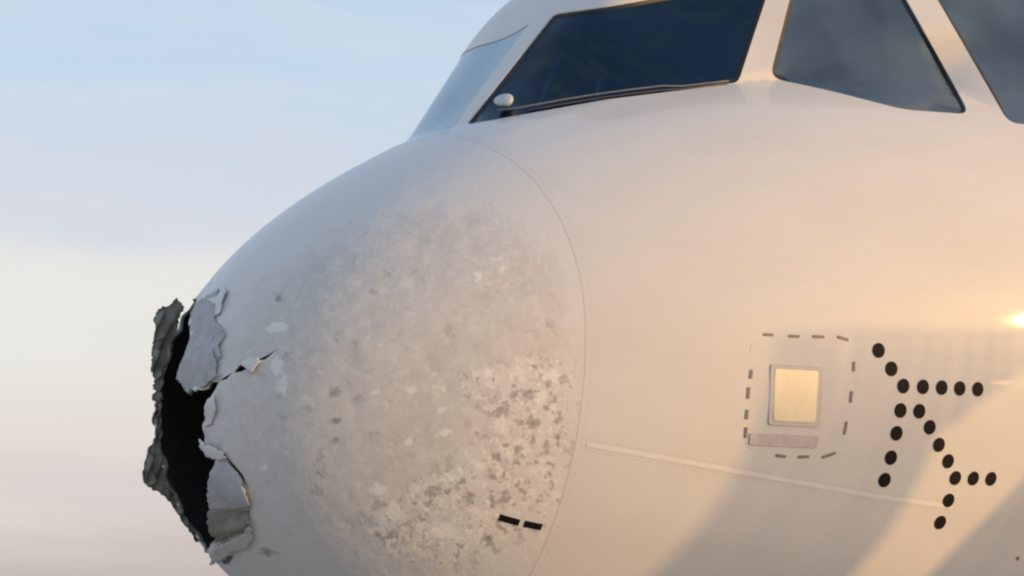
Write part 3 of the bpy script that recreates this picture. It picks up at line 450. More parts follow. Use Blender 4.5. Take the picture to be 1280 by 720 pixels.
# hail-scoured radome paint
m_rad, t, b = new_mat("hail_worn_radome_paint")
tc = nd(t, "ShaderNodeTexCoord").outputs["Object"]
a_worn, a_flank, a_chip, a_pit = (nd(t, "ShaderNodeAttribute", attribute_name=q).outputs["Fac"] for q in ("worn", "flank", "chip", "pit"))
nA = noise(t, tc, 4.0, 5.0, 0.6); nB = noise(t, tc, 13.0, 4.0, 0.62); nC = noise(t, tc, 38.0, 3.0, 0.6)
warp = nd(t, "ShaderNodeMix", data_type='RGBA'); warp.inputs[0].default_value = 0.07
wn_ = nd(t, "ShaderNodeTexNoise"); wn_.inputs["Scale"].default_value = 32.0; wn_.inputs["Detail"].default_value = 4.0; t.links.new(tc, wn_.inputs["Vector"])
t.links.new(tc, warp.inputs[6]); t.links.new(wn_.outputs["Color"], warp.inputs[7])
def voro(scale, rnd=1.0):
    v = nd(t, "ShaderNodeTexVoronoi"); v.inputs["Scale"].default_value = scale; v.inputs["Randomness"].default_value = rnd
    t.links.new(warp.outputs[2], v.inputs["Vector"]); return v
v1, v2, v3 = voro(17.0), voro(26.0), voro(13.0)
# worn belt: from the nose back to a ragged edge just ahead of the joint
worn = ramp(t, mth(t, 'MULTIPLY_ADD', mth(t, 'SUBTRACT', nB, 0.5), 1.3, a_worn), [(0.28, 0.0), (0.78, 1.0)])
# flank zone where paint survives between hail strikes
zone = ramp(t, mth(t, 'MULTIPLY_ADD', mth(t, 'SUBTRACT', nA, 0.5), 1.2, a_flank), [(0.35, 0.0), (0.7, 1.0)])
surv = mth(t, 'MULTIPLY', zone, ramp(t, nB, [(0.36, 0.0), (0.50, 1.0)]))
worn2 = mth(t, 'MULTIPLY', worn, mth(t, 'SUBTRACT', 1.0, mth(t, 'MULTIPLY', surv, 0.9)))
sub = mixc(t, ramp(t, nB, [(0.35, 0.0), (0.65, 1.0)]), (0.64, 0.615, 0.59), (0.71, 0.685, 0.65))
sub = mixc(t, ramp(t, nA, [(0.40, 0.0), (0.62, 0.55)]), sub, (0.605, 0.585, 0.565))
colr = mixc(t, worn2, (0.735, 0.72, 0.695), sub)
# grey bruises: one per cell, on most cells of the flank, few elsewhere
sp = ramp(t, v1.outputs["Distance"], [(0.26, 1.0), (0.40, 0.0)])
sp = mth(t, 'MULTIPLY', sp, ramp(t, nC, [(0.34, 0.35), (0.6, 1.0)]))
sepr = nd(t, "ShaderNodeSeparateColor"); t.links.new(v1.outputs["Color"], sepr.inputs[0])
keep = mth(t, 'GREATER_THAN', mth(t, 'ADD', sepr.outputs[0], mth(t, 'MULTIPLY', zone, 0.55)), 0.86)
spots = mth(t, 'MULTIPLY', mth(t, 'MULTIPLY', sp, keep), worn)
colr = mixc(t, mth(t, 'MULTIPLY', spots, 0.60), colr, (0.43, 0.41, 0.375))
# flaked cream and grey blotches crowding the flank
nD = noise(t, tc, 27.0, 5.0, 0.65); off_ = nd(t, "ShaderNodeMapping"); off_.inputs["Location"].default_value = (3.1, 1.7, 5.3)
t.links.new(tc, off_.inputs[0]); nE = noise(t, off_.outputs[0], 22.0, 4.0, 0.6)
colr = mixc(t, mth(t, 'MULTIPLY', mth(t, 'MULTIPLY_ADD', zone, 0.85, mth(t, 'MULTIPLY', worn, 0.28)), ramp(t, nD, [(0.53, 0.0), (0.58, 1.0)])), colr, (0.83, 0.81, 0.76))
colr = mixc(t, mth(t, 'MULTIPLY', mth(t, 'MULTIPLY_ADD', zone, 0.70, mth(t, 'MULTIPLY', worn, 0.16)), ramp(t, nE, [(0.56, 0.0), (0.61, 1.0)])), colr, (0.40, 0.385, 0.355))
# pale chips where filler shows
sepc = nd(t, "ShaderNodeSeparateColor"); t.links.new(v2.outputs["Color"], sepc.inputs[0])
chip = mth(t, 'MULTIPLY', mth(t, 'MULTIPLY', ramp(t, v2.outputs["Distance"], [(0.16, 1.0), (0.34, 0.0)]),
           mth(t, 'GREATER_THAN', sepc.outputs[1], 0.90)), worn)
chip = mth(t, 'MAXIMUM', mth(t, 'MULTIPLY', chip, 0.6), ramp(t, mth(t, 'MULTIPLY_ADD', mth(t, 'SUBTRACT', nC, 0.5), 1.8, a_chip), [(0.38, 0.0), (0.80, 1.0)]))
colr = mixc(t, mth(t, 'MULTIPLY', chip, 0.95), colr, (0.86, 0.845, 0.80))
dark = ramp(t, mth(t, 'MULTIPLY_ADD', mth(t, 'SUBTRACT', nC, 0.5), 1.8, a_pit), [(0.40, 0.0), (0.95, 1.0)])
colr = mixc(t, mth(t, 'MULTIPLY', dark, 0.85), colr, (0.30, 0.275, 0.255))
t.links.new(colr, b.inputs["Base Color"])
t.links.new(ramp(t, worn, [(0.0, 0.26), (1.0, 0.58)]), b.inputs["Roughness"])
hgt = mth(t, 'SUBTRACT', mth(t, 'MULTIPLY', nC, 0.35), mth(t, 'ADD', mth(t, 'MULTIPLY', worn2, 0.35), mth(t, 'MULTIPLY', spots, 0.12)))
bump(t, hgt, 0.7, 0.005, b)

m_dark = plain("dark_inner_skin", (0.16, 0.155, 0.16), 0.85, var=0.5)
m_core = plain("torn_honeycomb_core", (0.24, 0.225, 0.19), 0.9, var=0.45, scale=22.0, bmp=0.4)
m_olive = plain("olive_core_laminate", (0.27, 0.265, 0.215), 0.85, var=0.45, scale=38.0, bmp=0.8)
m_ply = plain("grey_glass_ply", (0.47, 0.475, 0.485), 0.75, var=0.30, scale=24.0, bmp=0.6)
m_fluff = plain("pale_frayed_ply", (0.56, 0.54, 0.53), 0.8, var=0.3, scale=40.0, bmp=0.6)
m_black = plain("black_marking_paint", (0.009, 0.008, 0.010), 0.6, var=0.25)
m_black.node_tree.nodes["Principled BSDF"].inputs["Specular IOR Level"].default_value = 0.12
m_dash = plain("brown_red_marking_paint", (0.27, 0.205, 0.18), 0.5, var=0.35, scale=60.0)
m_seal = plain("black_window_sealant", (0.022, 0.025, 0.028), 0.55, var=0.3)
m_joint = plain("grey_joint_sealant", (0.60, 0.56, 0.52), 0.5, var=0.12)
m_rivet = plain("fastener_paint", (0.69, 0.675, 0.65), 0.4, var=0.15)
m_lap = plain("lap_joint_paint", (0.80, 0.79, 0.77), 0.22, var=0.04)
m_plate = plain("sunset_tinted_plate", (0.95, 0.85, 0.64), 0.38, metal=0.25, var=0.08, scale=40.0)  # warm sunset reflection put into the plate's base colour
m_pframe = plain("grey_plate_frame", (0.60, 0.57, 0.54), 0.5, var=0.10)
m_pframe2 = plain("dull_grey_fastener", (0.22, 0.20, 0.185), 0.6)
m_panel = plain("panel_off_white", (0.70, 0.685, 0.675), 0.30, var=0.05, scale=9.0)
m_placard = plain("faded_grey_stencil", (0.55, 0.52, 0.52), 0.6, var=0.22, scale=50.0)
m_wiper = plain("wiper_dark_metal", (0.10, 0.10, 0.11), 0.45, metal=0.3)
m_wlight = plain("wiper_light_metal", (0.58, 0.62, 0.63), 0.4)
m_warm = plain("wiper_arm_grey", (0.20, 0.20, 0.205), 0.5)
m_cock = plain("cockpit_dark_trim", (0.012, 0.014, 0.018), 0.85, var=0.3)
m_seat = plain("cockpit_seat_fabric", (0.025, 0.03, 0.04), 0.9, var=0.3)
m_tyre = plain("tyre_rubber", (0.02, 0.02, 0.02), 0.85, var=0.3)
m_gear = plain("gear_grey_paint", (0.55, 0.56, 0.57), 0.4, var=0.1)

m_glass, t, b = new_mat("tinted_cockpit_glass")
b.inputs["Base Color"].default_value = (0.07, 0.15, 0.27, 1)
b.inputs["Transmission Weight"].default_value = 1.0
b.inputs["IOR"].default_value = 1.6; b.inputs["Specular Tint"].default_value = (0.42, 0.74, 1.0, 1)
tc = nd(t, "ShaderNodeTexCoord").outputs["Object"]
t.links.new(ramp(t, noise(t, tc, 6.0), [(0.3, 0.02), (0.7, 0.06)]), b.inputs["Roughness"])

m_side_sky, t, b = new_mat("sky_tinted_side_glass")               # side panes; reflected sky put into a bluish, partly opaque base colour
tc = nd(t, "ShaderNodeTexCoord").outputs["Object"]
fz = noise(t, tc, 2.2, 3.0, 0.5)
t.links.new(mixc(t, fz, (0.17, 0.25, 0.33), (0.26, 0.35, 0.47)), b.inputs["Base Color"])
t.links.new(ramp(t, fz, [(0.35, 0.75), (0.65, 0.55)]), b.inputs["Transmission Weight"])
b.inputs["Roughness"].default_value = 0.06; b.inputs["IOR"].default_value = 1.6; b.inputs["Specular Tint"].default_value = (0.55, 0.8, 1.0, 1)

m_sky_pane, t, b = new_mat("sky_pale_glass")            # far windshield; grazing sky reflection put into its pale base colour
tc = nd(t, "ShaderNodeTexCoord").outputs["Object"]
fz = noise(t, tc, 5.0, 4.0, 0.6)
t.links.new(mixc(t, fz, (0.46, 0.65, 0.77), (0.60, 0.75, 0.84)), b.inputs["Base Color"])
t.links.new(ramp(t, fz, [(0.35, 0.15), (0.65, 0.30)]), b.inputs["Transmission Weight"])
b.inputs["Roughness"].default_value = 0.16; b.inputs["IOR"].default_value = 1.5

m_apron, t, b = new_mat("apron_concrete")
tc = nd(t, "ShaderNodeTexCoord").outputs["Object"]
br = nd(t, "ShaderNodeTexBrick"); br.offset = 0.0; br.inputs["Scale"].default_value = 1.0
br.inputs["Brick Width"].default_value = 6.0; br.inputs["Row Height"].default_value = 6.0
br.inputs["Mortar Size"].default_value = 0.02
br.inputs["Color1"].default_value = (0.35, 0.335, 0.31, 1); br.inputs["Color2"].default_value = (0.31, 0.295, 0.275, 1)
br.inputs["Mortar"].default_value = (0.05, 0.05, 0.05, 1)
t.links.new(tc, br.inputs["Vector"])
stn = noise(t, tc, 0.22, 6.0, 0.65); grn = noise(t, tc, 30.0, 3.0)
ca = mixc(t, ramp(t, stn, [(0.45, 0.0), (0.70, 0.6)]), br.outputs["Color"], (0.20, 0.195, 0.185))
t.links.new(mixc(t, mth(t, 'MULTIPLY', grn, 0.35), ca, (0.37, 0.355, 0.33)), b.inputs["Base Color"])
b.inputs["Roughness"].default_value = 0.85; bump(t, grn, 0.3, 0.003, b)

# ------------------------------------------------------------------ ground
ap = mesh_obj("apron", [(-3500, -3500, 0), (3500, -3500, 0), (3500, 3500, 0), (-3500, 3500, 0)], [(0, 1, 2, 3)], m_apron, smooth=False)
ap["kind"] = "structure"; ap["label"] = "grey concrete airport apron"

# ------------------------------------------------------------------ the airliner
for k in F:
    F[k] = [np.array(p) for p in F[k]] if k in ('dashes', 'bars', 'chips', 'pits', 'flakes', 'cracks') else np.array(F[k])
plane = link(bpy.data.objects.new("airliner", None))
plane.empty_display_size = 0.5
tag(plane, "white airliner with hail-smashed nose cone and black dotted emblem", "airplane")
SEAM = 1.068

# --- radome: hex point grid on the chart, a torn hole at the nose point
def jag(poly, amp, seed, step=0.012):
    r = np.random.default_rng(seed); out = []
    for i in range(len(poly)):
        a, b_ = poly[i], poly[(i + 1) % len(poly)]
        n = max(1, int(np.ceil(np.linalg.norm(b_ - a) / step)))
        d = (b_ - a) / (np.linalg.norm(b_ - a) + 1e-9); nn = np.array([-d[1], d[0]])
        for j in range(n):
            out.append(a + (b_ - a) * j / n + (nn * r.normal(0, amp) if j else 0))
    return np.array(out)
hole = jag(F['hole'], 0.0022, 3)
rs = math.sqrt(SEAM)
h = 0.0095
gx = np.arange(-rs, rs, h); gy = np.arange(-rs, rs, h * 0.866)
G = np.stack(np.meshgrid(gx, gy), -1); G[1::2, :, 0] += h / 2; G = G.reshape(-1, 2)
G = G[np.hypot(G[:, 0], G[:, 1]) < rs - 0.5 * h]
rim = np.stack([rs * np.cos(np.linspace(0, 2 * np.pi, 480, endpoint=False)), rs * np.sin(np.linspace(0, 2 * np.pi, 480, endpoint=False))], -1)
loops = [hole, F['slit']] + F['cracks'][:3]
V, T = cdt(G, loops + [rim], 0.004)
cen = V[T].mean(1)
T = T[(np.hypot(cen[:, 0], cen[:, 1]) < rs) & ~in_poly(cen, hole) & ~np.any([in_poly(cen, q) for q in loops[1:]], axis=0)]
used = np.unique(T); remap = -np.ones(len(V), int); remap[used] = np.arange(len(used)); V = V[used]; T = remap[T]
# hail dents
disp = np.zeros(len(V)); P0 = S_ab(V); r_ = np.random.default_rng(11)
sV = (V ** 2).sum(1)
for k in range(520):
    q = r_.uniform(-0.95, 0.95, 2)
    if np.hypot(*q) > 0.96 or np.hypot(*q) < 0.15: continue
    c0 = S_ab(q); rad = r_.uniform(0.012, 0.04); dep = r_.uniform(0.0004, 0.0022) * (rad / 0.03)
    d2 = ((P0 - c0) ** 2).sum(1)
    disp -= dep * np.exp(-d2 / (rad * rad))
dh = seg_dist(V, hole)
disp += 0.010 * np.exp(-(dh / 0.02) ** 2) * np.sin(V[:, 1] * 60 + 2 * np.sin(V[:, 0] * 47)) * (sV < 0.3)
disp *= sstep(rs - np.hypot(V[:, 0], V[:, 1]), 0.0, 0.05)
radome = shell("radome", V, T, [m_rad, m_core, m_dark], plane, 0.013, disp, False)
radome["label"] = "hail-scoured nose cone with its tip torn open"
def sdist(poly, soft):                      # 0 outside .. 0.5 on the outline .. 1 inside
    poly = np.asarray(poly); ins = in_poly(V, poly)
    d = seg_dist(V, poly)
    return np.clip(0.5 + np.where(ins, d, -d) / (2 * soft), 0, 1)
WORN = np.array([(.20, .10), (.25, .38), (.42, .50), (.60, .545), (.763, .50), (.885, .38), (.965, .245), (.995, .1), (1.0, -.1),
                 (.945, -.36), (.855, -.51), (.72, -.66), (.5, -.72), (.34, -.56), (.28, -.28), (.23, -.1)])
wsoft = 0.06 + 0.16 * (1 - sstep(sV, 0.25, 0.75))
attr = {"worn": np.maximum(sdist(WORN, wsoft), sdist(WORN * [-1, 1], wsoft)),
        "flank": np.maximum(sdist(F['flank'], 0.07), sdist(F['flank'] * [-1, 1], 0.07)),
        "chip": np.max([sdist(q, 0.009) for q in F['chips']], 0), "pit": np.max([sdist(q, 0.012) for q in F['pits']], 0)}
for an, av in attr.items():
    at = radome.data.attributes.new(an, 'FLOAT', 'POINT'); at.data.foreach_set("value", np.tile(av, 2).astype(np.float32))

# torn plies lying loose round the hole
def lift_fn(seed, base_, amp, fr):
    r = np.random.default_rng(seed); ph = r.uniform(0, 6.28, 4)
    def f(V_, P_):
        return base_ + amp * (0.5 + 0.5 * np.sin(P_[:, 2] * fr + ph[0] + 2.0 * np.sin(P_[:, 0] * fr * 0.7 + ph[1])))
    return f
patch("torn_ply", jag(F['ply_a'], 0.0028, 5, 0.009), m_ply, radome, step=0.012, thick=0.004, offfn=lift_fn(1, 0.006, 0.012, 34), edge_mat=m_core)
patch("torn_ply", jag(F['ply_b'], 0.0026, 6, 0.009), m_ply, radome, step=0.012, thick=0.004, offfn=lift_fn(2, 0.005, 0.018, 44), edge_mat=m_core)
for i, q in enumerate(F['flakes']):
    patch("paint_flake", jag(q, 0.0022, 30 + i, 0.008), [m_white, m_ply, m_white, m_white, m_white][i], radome, step=0.010, thick=0.003, offfn=lift_fn(40 + i, 0.008, 0.008, 50), edge_mat=m_fluff)
patch("exposed_core", jag(F['core_b'], 0.0030, 7, 0.009), m_olive, radome, step=0.012, thick=0.006, offfn=lift_fn(3, 0.006, 0.020, 70), edge_mat=m_core)
patch("frayed_strip", jag(F['strip_c'], 0.0026, 8, 0.008), m_fluff, radome, step=0.010, thick=0.006, offfn=lift_fn(4, 0.012, 0.020, 45), edge_mat=m_fluff)
patch("torn_pit", F['pit_c'], m_dark, radome, off=0.004, thick=0.004, step=0.01)
for k, seed in (('a', 21), ('b', 22), ('c', 23), ('d', 24), ('e', 25), ('f', 26), ('g', 27)):
    Q = np.array(FLAPS[k]); c0 = Q.mean(0)
    u = np.array([0., 0., 1.]); n = np.cross(Q[1] - Q[0], Q[len(Q) // 2] - Q[0]); n /= np.linalg.norm(n)
    if n @ (np.array(_m.translation) - c0) < 0: n = -n
    u = u - n * (u @ n); u /= np.linalg.norm(u); v = np.cross(n, u)
    q2 = np.stack([(Q - c0) @ v, (Q - c0) @ u], -1)      # (right, up) with n towards the viewer's side
    q2 = jag(q2, 0.0024, seed, 0.009)
    if signed_area(q2) < 0: q2 = q2[::-1]
    g1 = np.stack(np.meshgrid(np.arange(-.3, .3, .009), np.arange(-.3, .3, .009)), -1).reshape(-1, 2)
    g1 = g1[in_poly(g1, q2)]
    Vp, Tp = cdt(g1, [q2], 0.003); Tp = Tp[in_poly(Vp[Tp].mean(1), q2)]
    rr = np.random.default_rng(seed)
    dz = 0.010 * np.sin(Vp[:, 1] * 40 + 2 * np.sin(Vp[:, 0] * 60)) + 0.004 * np.sin(Vp[:, 0] * 130 + Vp[:, 1] * 70) + rr.normal(0, 0.0006, len(Vp))
    W = c0 + Vp[:, :1] * v + Vp[:, 1:] * u
    A_ = W + n * dz[:, None]; B_ = W + n * (dz - (0.014 if k in 'abc' else 0.005))[:, None]
    nn_ = len(Vp); sgn = 1 if np.cross(v, u) @ n > 0 else -1
    fs = [tuple(t_) if sgn > 0 else tuple(t_[::-1]) for t_ in Tp] + [tuple(t_[::-1] + nn_) if sgn > 0 else tuple(t_ + nn_) for t_ in Tp]
    fs += [(b_, a_, a_ + nn_, b_ + nn_) for a_, b_ in boundary(Tp)]
    mesh_obj("torn_flap", np.concatenate([A_, B_]), fs, m_core if k in 'abc' else m_olive, radome, smooth=True)
for bar in F['bars']:
    patch("marking_bar", strip_poly(bar, 0.026), m_black, radome, off=0.0018, thick=0.004, step=0.03)
# joint sealant behind the radome edge
jr = [st2ab(SEAM + d, np.arange(0, 360, 1.5)) for d in (-0.010, 0.012)]
jp = np.concatenate([S_ab(j) - N_ab(j) * 0.0005 for j in jr]); nj = len(jr[0])
mesh_obj("joint_sealant", jp, [(i, (i + 1) % nj, nj + (i + 1) % nj, nj + i) for i in range(nj)], m_joint, radome)

# --- fuselage skin with cockpit window openings
wins = [("windshield", F['w1']), ("windshield", F['w1s']), ("side_window", F['w2']), ("side_window", mirror(F['w2'])),
        ("side_window", F['w3']), ("side_window", mirror(F['w3']))]
wins = [(n_, jag(p if signed_area(p) > 0 else p[::-1], 0.0, 1, 0.014 if i_ == 1 else 9.0)) for i_, (n_, p) in enumerate(wins)]
S1 = SEAM + 0.0022
ss = np.concatenate([S1 + np.array([0.012, 0.03, 0.05]), np.arange(1.15, 4.6, 0.028), np.arange(4.6, 6.0, 0.1), np.arange(6.2, 27, 1.0), np.arange(27, 44.1, 0.8)])
pts = []
for i, s_ in enumerate(ss):
    n_ = 300 if s_ < 4.6 else 144
    th_ = np.linspace(0, 2 * np.pi, n_, endpoint=False) + (i % 2) * np.pi / n_
    pts.append(math.sqrt(s_) * np.stack([np.cos(th_), np.sin(th_)], -1))
for i, s_ in enumerate(np.arange(1.16, 3.6, 0.02)):
    th_ = np.radians(np.arange(30, 150, 0.8)) + (i % 2) * 0.007
    pts.append(math.sqrt(s_ + 0.01) * np.stack([np.cos(th_), np.sin(th_)], -1))
rim2 = math.sqrt(S1) * np.stack([np.cos(np.linspace(0, 2 * np.pi, 480, endpoint=False)), np.sin(np.linspace(0, 2 * np.pi, 480, endpoint=False))], -1)
loops = [rim2] + [p for _, p in wins]
V, T = cdt(np.concatenate(pts), loops, 0.003)
for lp in loops:
    T = T[~in_poly(V[T].mean(1), lp)]
used = np.unique(T); remap = -np.ones(len(V), int); remap[used] = np.arange(len(used)); V = V[used]; T = remap[T]
fus = shell("fuselage", V, T, [m_white, m_white, m_cock], plane, 0.030)

# --- windows: each pane is a taut sheet spanning its opening
def glass_pane(name, poly, relax, mat, deep):
    if signed_area(poly) < 0: poly = poly[::-1]
    G_, gap = fill_points(poly, 0.03)
    Vp, Tp = cdt(G_, [poly], gap * 0.4); Tp = Tp[in_poly(Vp[Tp].mean(1), poly)]
    P_ = S_ab(Vp) - N_ab(Vp) * deep
    be = boundary(Tp); m_ = len(Vp)
    fixed = np.zeros(m_, bool); fixed[np.array(be).ravel()] = True
    E_ = np.concatenate([Tp[:, [0, 1]], Tp[:, [1, 2]], Tp[:, [2, 0]]]); E_ = np.unique(np.sort(E_, 1), axis=0)
    deg = np.bincount(E_.ravel(), minlength=m_).astype(float)[:, None] + 1e-9
    for _ in range(relax):
        acc = np.zeros_like(P_)
        np.add.at(acc, E_[:, 0], P_[E_[:, 1]]); np.add.at(acc, E_[:, 1], P_[E_[:, 0]])
        P_ = np.where(fixed[:, None], P_, 0.4 * P_ + 0.6 * acc / deg)
    fn = np.cross(P_[Tp[:, 1]] - P_[Tp[:, 0]], P_[Tp[:, 2]] - P_[Tp[:, 0]]); nl = np.zeros_like(P_)
    for q in range(3): np.add.at(nl, Tp[:, q], fn)
    nl /= np.linalg.norm(nl, axis=1, keepdims=True) + 1e-20
    fs_ = [tuple(q) for q in Tp] + [tuple(q[::-1] + m_) for q in Tp] + [(b_, a_, a_ + m_, b_ + m_) for a_, b_ in be]
    ln = [nl[i] for q in Tp for i in q] + [-nl[i] for q in Tp for i in q[::-1]] + [(0, 0, 0)] * (4 * len(be))
    return mesh_obj(name, np.concatenate([P_, P_ - nl * 0.012]), fs_, mat, plane, None, True, ln)
# --- windows: sealant ring and tinted pane set into the opening
for wname, lp in wins:
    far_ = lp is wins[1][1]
    isl = inset(lp, 0.004 if far_ else 0.018)
    n_ = len(lp)
    A_ = S_ab(lp) - N_ab(lp) * (0.001 if far_ else 0.006); B_ = S_ab(isl) - N_ab(isl) * (0.002 if far_ else 0.010)
    C_ = S_ab(isl) - N_ab(isl) * (0.005 if far_ else 0.030)
    pane = glass_pane(wname, isl, 8 if far_ else 600, m_sky_pane if far_ else (m_glass if wname == 'windshield' else m_side_sky), 0.003 if far_ else 0.012)
    pane["label"] = "pale windshield on the far side with sky reflection painted in" if far_ else "dark tinted cockpit window pane"
    mesh_obj("window_seal", np.concatenate([A_, B_, C_]),
             [(i, (i + 1) % n_, n_ + (i + 1) % n_, n_ + i) for i in range(n_)] + [(n_ + i, n_ + (i + 1) % n_, 2 * n_ + (i + 1) % n_, 2 * n_ + i) for i in range(n_)],
             m_pframe2 if far_ else m_seal, pane)

for lp in (wins[3][1], wins[5][1]):                       # dark sheets added to keep far-side sky light out of the cockpit
    patch("added_light_block", lp, m_cock, plane, off=-0.055, thick=0.004, step=0.06)

# --- livery dots, lap joints, marks
for d in F['dots']:
    patch("livery_dot", disc_poly(d, 0.030), m_black, fus, off=0.0025, thick=0.003, step=0.03)
patch("lap_joint", strip_poly(F['lap'], 0.016), m_lap, fus, off=0.0018, thick=0.006, step=0.05)
for d in F['marks']:
    patch("drain_hole", disc_poly(d, 0.010, 14), m_pframe2, fus, off=0.002, thick=0.003, step=0.03)

# --- flush fasteners beside the nose joint and along the lap seam
rv, rf = [], []
def rivet(q, rad=0.0042):
    c_ = S_ab(q); n_ = N_ab(q); ju, _ = metric(q); u_ = ju / np.linalg.norm(ju); v_ = np.cross(n_, u_); b_ = len(rv)
    for a_ in np.linspace(0, 2 * math.pi, 8, endpoint=False): rv.append(c_ + n_ * 0.0003 + rad * (u_ * math.cos(a_) + v_ * math.sin(a_)))
    rv.append(c_ + n_ * 0.0011); rf.extend([(b_ + k, b_ + (k + 1) % 8, b_ + 8) for k in range(8)])
for a_ in np.arange(-120, 300, 1.7): rivet(st2ab(SEAM + 0.028, a_))
for off_v in (0.022, -0.022):
    for i in range(len(F['lap']) - 1):
        for f_ in np.linspace(0, 1, 4, endpoint=False):
            q = F['lap'][i] + (F['lap'][i + 1] - F['lap'][i]) * f_
            rivet(offset_ab(q, np.array([0, 0, off_v])))
rvo = mesh_obj("rivet_rows", rv, rf, m_rivet, fus, smooth=False); rvo["kind"] = "stuff"

# --- static port panel with its dashed border
panel = patch("static_port_panel", F['panel'], m_panel, plane, off=0.0010, thick=0.004, step=0.04)
panel["label"] = "square static port panel with dashed brown border"
patch("plate_frame", F['plate_frame'], m_pframe, panel, off=0.006, thick=0.004, step=0.03)
patch("port_plate", F['plate'], m_plate, panel, off=0.0085, thick=0.003, step=0.03)
patch("stencil_strip", F['placard'], m_placard, panel, off=0.0055, thick=0.003, step=0.03)
for d in F['dashes']:
    patch("border_dash", strip_poly(d, 0.0105), m_dash, panel, off=0.004, thick=0.003, step=0.03)

# --- wiper
def tube(path, rad, n=10):
    vs_, fs_ = [], []
    path = np.asarray(path)
    for i, p in enumerate(path):
        t_ = path[min(i + 1, len(path) - 1)] - path[max(i - 1, 0)]; t_ /= np.linalg.norm(t_)
        a_ = np.cross(t_, [0, 0, 1.]); a_ /= np.linalg.norm(a_); b_ = np.cross(t_, a_)
        r = rad[i] if hasattr(rad, '__len__') else rad
        for k in range(n):
            an = 2 * math.pi * k / n
            vs_.append(p + r * (a_ * math.cos(an) + b_ * math.sin(an)))
    for i in range(len(path) - 1):
        for k in range(n):
            fs_.append((i * n + k, i * n + (k + 1) % n, (i + 1) * n + (k + 1) % n, (i + 1) * n + k))
    fs_.append(tuple(range(n))[::-1]); fs_.append(tuple(range((len(path) - 1) * n, len(path) * n)))
    return vs_, fs_
wp = F['wiper']
wl = wp
off = S_ab(wl) + N_ab(wl) * 0.022
vv, ff = tube(off, np.linspace(0.0045, 0.003, len(off)))
wiper = mesh_obj("wiper", vv, ff, m_warm, plane)
vv, ff = tube(S_ab(wl[2:]) + N_ab(wl[2:]) * 0.010 - np.array([0, 0, 0.008]), 0.004)
mesh_obj("wiper_blade", vv, ff, m_wiper, wiper)
kb = F['knob'][0]; kc = S_ab(kb) + N_ab(kb) * 0.022; kn = N_ab(kb)
bm = bmesh.new(); bmesh.ops.create_uvsphere(bm, u_segments=20, v_segments=12, radius=1.0)
for v_ in bm.verts:
    r = 1.0 + 0.08 * math.sin(5 * v_.co.x)
    v_.co = Vector((v_.co.x * 0.044 * r, v_.co.y * 0.034, v_.co.z * (0.012 if v_.co.z > 0 else 0.03)))
mt = Vector(kn).to_track_quat('Z', 'Y').to_matrix().to_4x4(); mt.translation = Vector(kc)
bm.transform(mt); me = bpy.data.meshes.new("wiper_pivot"); bm.to_mesh(me); bm.free()
for p_ in me.polygons: p_.use_smooth = True
me.materials.append(m_wlight); link(bpy.data.objects.new("wiper_pivot", me), wiper)

# --- inside: bulkhead and radar dish behind the torn nose, seats and glareshield in the cockpit
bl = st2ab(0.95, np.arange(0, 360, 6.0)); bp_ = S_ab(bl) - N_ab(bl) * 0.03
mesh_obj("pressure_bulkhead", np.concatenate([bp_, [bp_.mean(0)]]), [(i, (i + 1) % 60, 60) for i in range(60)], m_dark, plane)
def bevel_box(name, c_, d_, mat, parent, bev=0.02, rot=None):
    bm = bmesh.new(); bmesh.ops.create_cube(bm, size=1.0)
    for v_ in bm.verts: v_.co = Vector((v_.co.x * d_[0], v_.co.y * d_[1], v_.co.z * d_[2]))
    bmesh.ops.bevel(bm, geom=bm.edges[:], offset=bev, segments=2, affect='EDGES')
    mt = Matrix.Translation(Vector(c_)) @ (rot.to_4x4() if rot else Matrix.Identity(4))
    bm.transform(mt)
    me = bpy.data.meshes.new(name); bm.to_mesh(me); bm.free(); me.materials.append(mat)
    return link(bpy.data.objects.new(name, me), parent)
bevel_box("glareshield", (X0 + 1.75, 0, Z0 + 1.18), (0.55, 1.5, 0.10), m_cock, plane, 0.03, Matrix.Rotation(math.radians(-8), 3, 'Y'))
bevel_box("instrument_panel", (X0 + 1.85, 0, Z0 + 0.85), (0.12, 1.5, 0.5), m_cock, plane)
for sy in (-1, 1):
    seat = bevel_box("pilot_seat", (X0 + 2.95, sy * 0.52, Z0 + 0.62), (0.5, 0.5, 0.14), m_seat, plane, 0.04)
    bevel_box("backrest", (X0 + 3.22, sy * 0.52, Z0 + 1.05), (0.14, 0.48, 0.75), m_seat, seat, 0.05, Matrix.Rotation(math.radians(12), 3, 'Y'))
    bevel_box("headrest", (X0 + 3.30, sy * 0.52, Z0 + 1.52), (0.10, 0.28, 0.18), m_seat, seat, 0.04)
bl = st2ab(4.4, np.arange(0, 360, 6.0)); bp_ = S_ab(bl) - N_ab(bl) * 0.035
mesh_obj("cockpit_rear_wall", np.concatenate([bp_, [bp_.mean(0)]]), [(i, (i + 1) % 60, 60) for i in range(60)], m_cock, plane)
fl_ = [(X0 + x_, y_, Z0 + 0.15) for x_, y_ in ((1.5, -1.0), (4.38, -1.75), (4.38, 1.75), (1.5, 1.0))]
mesh_obj("cockpit_floor", fl_, [(0, 1, 2, 3)], m_cock, plane, smooth=False)

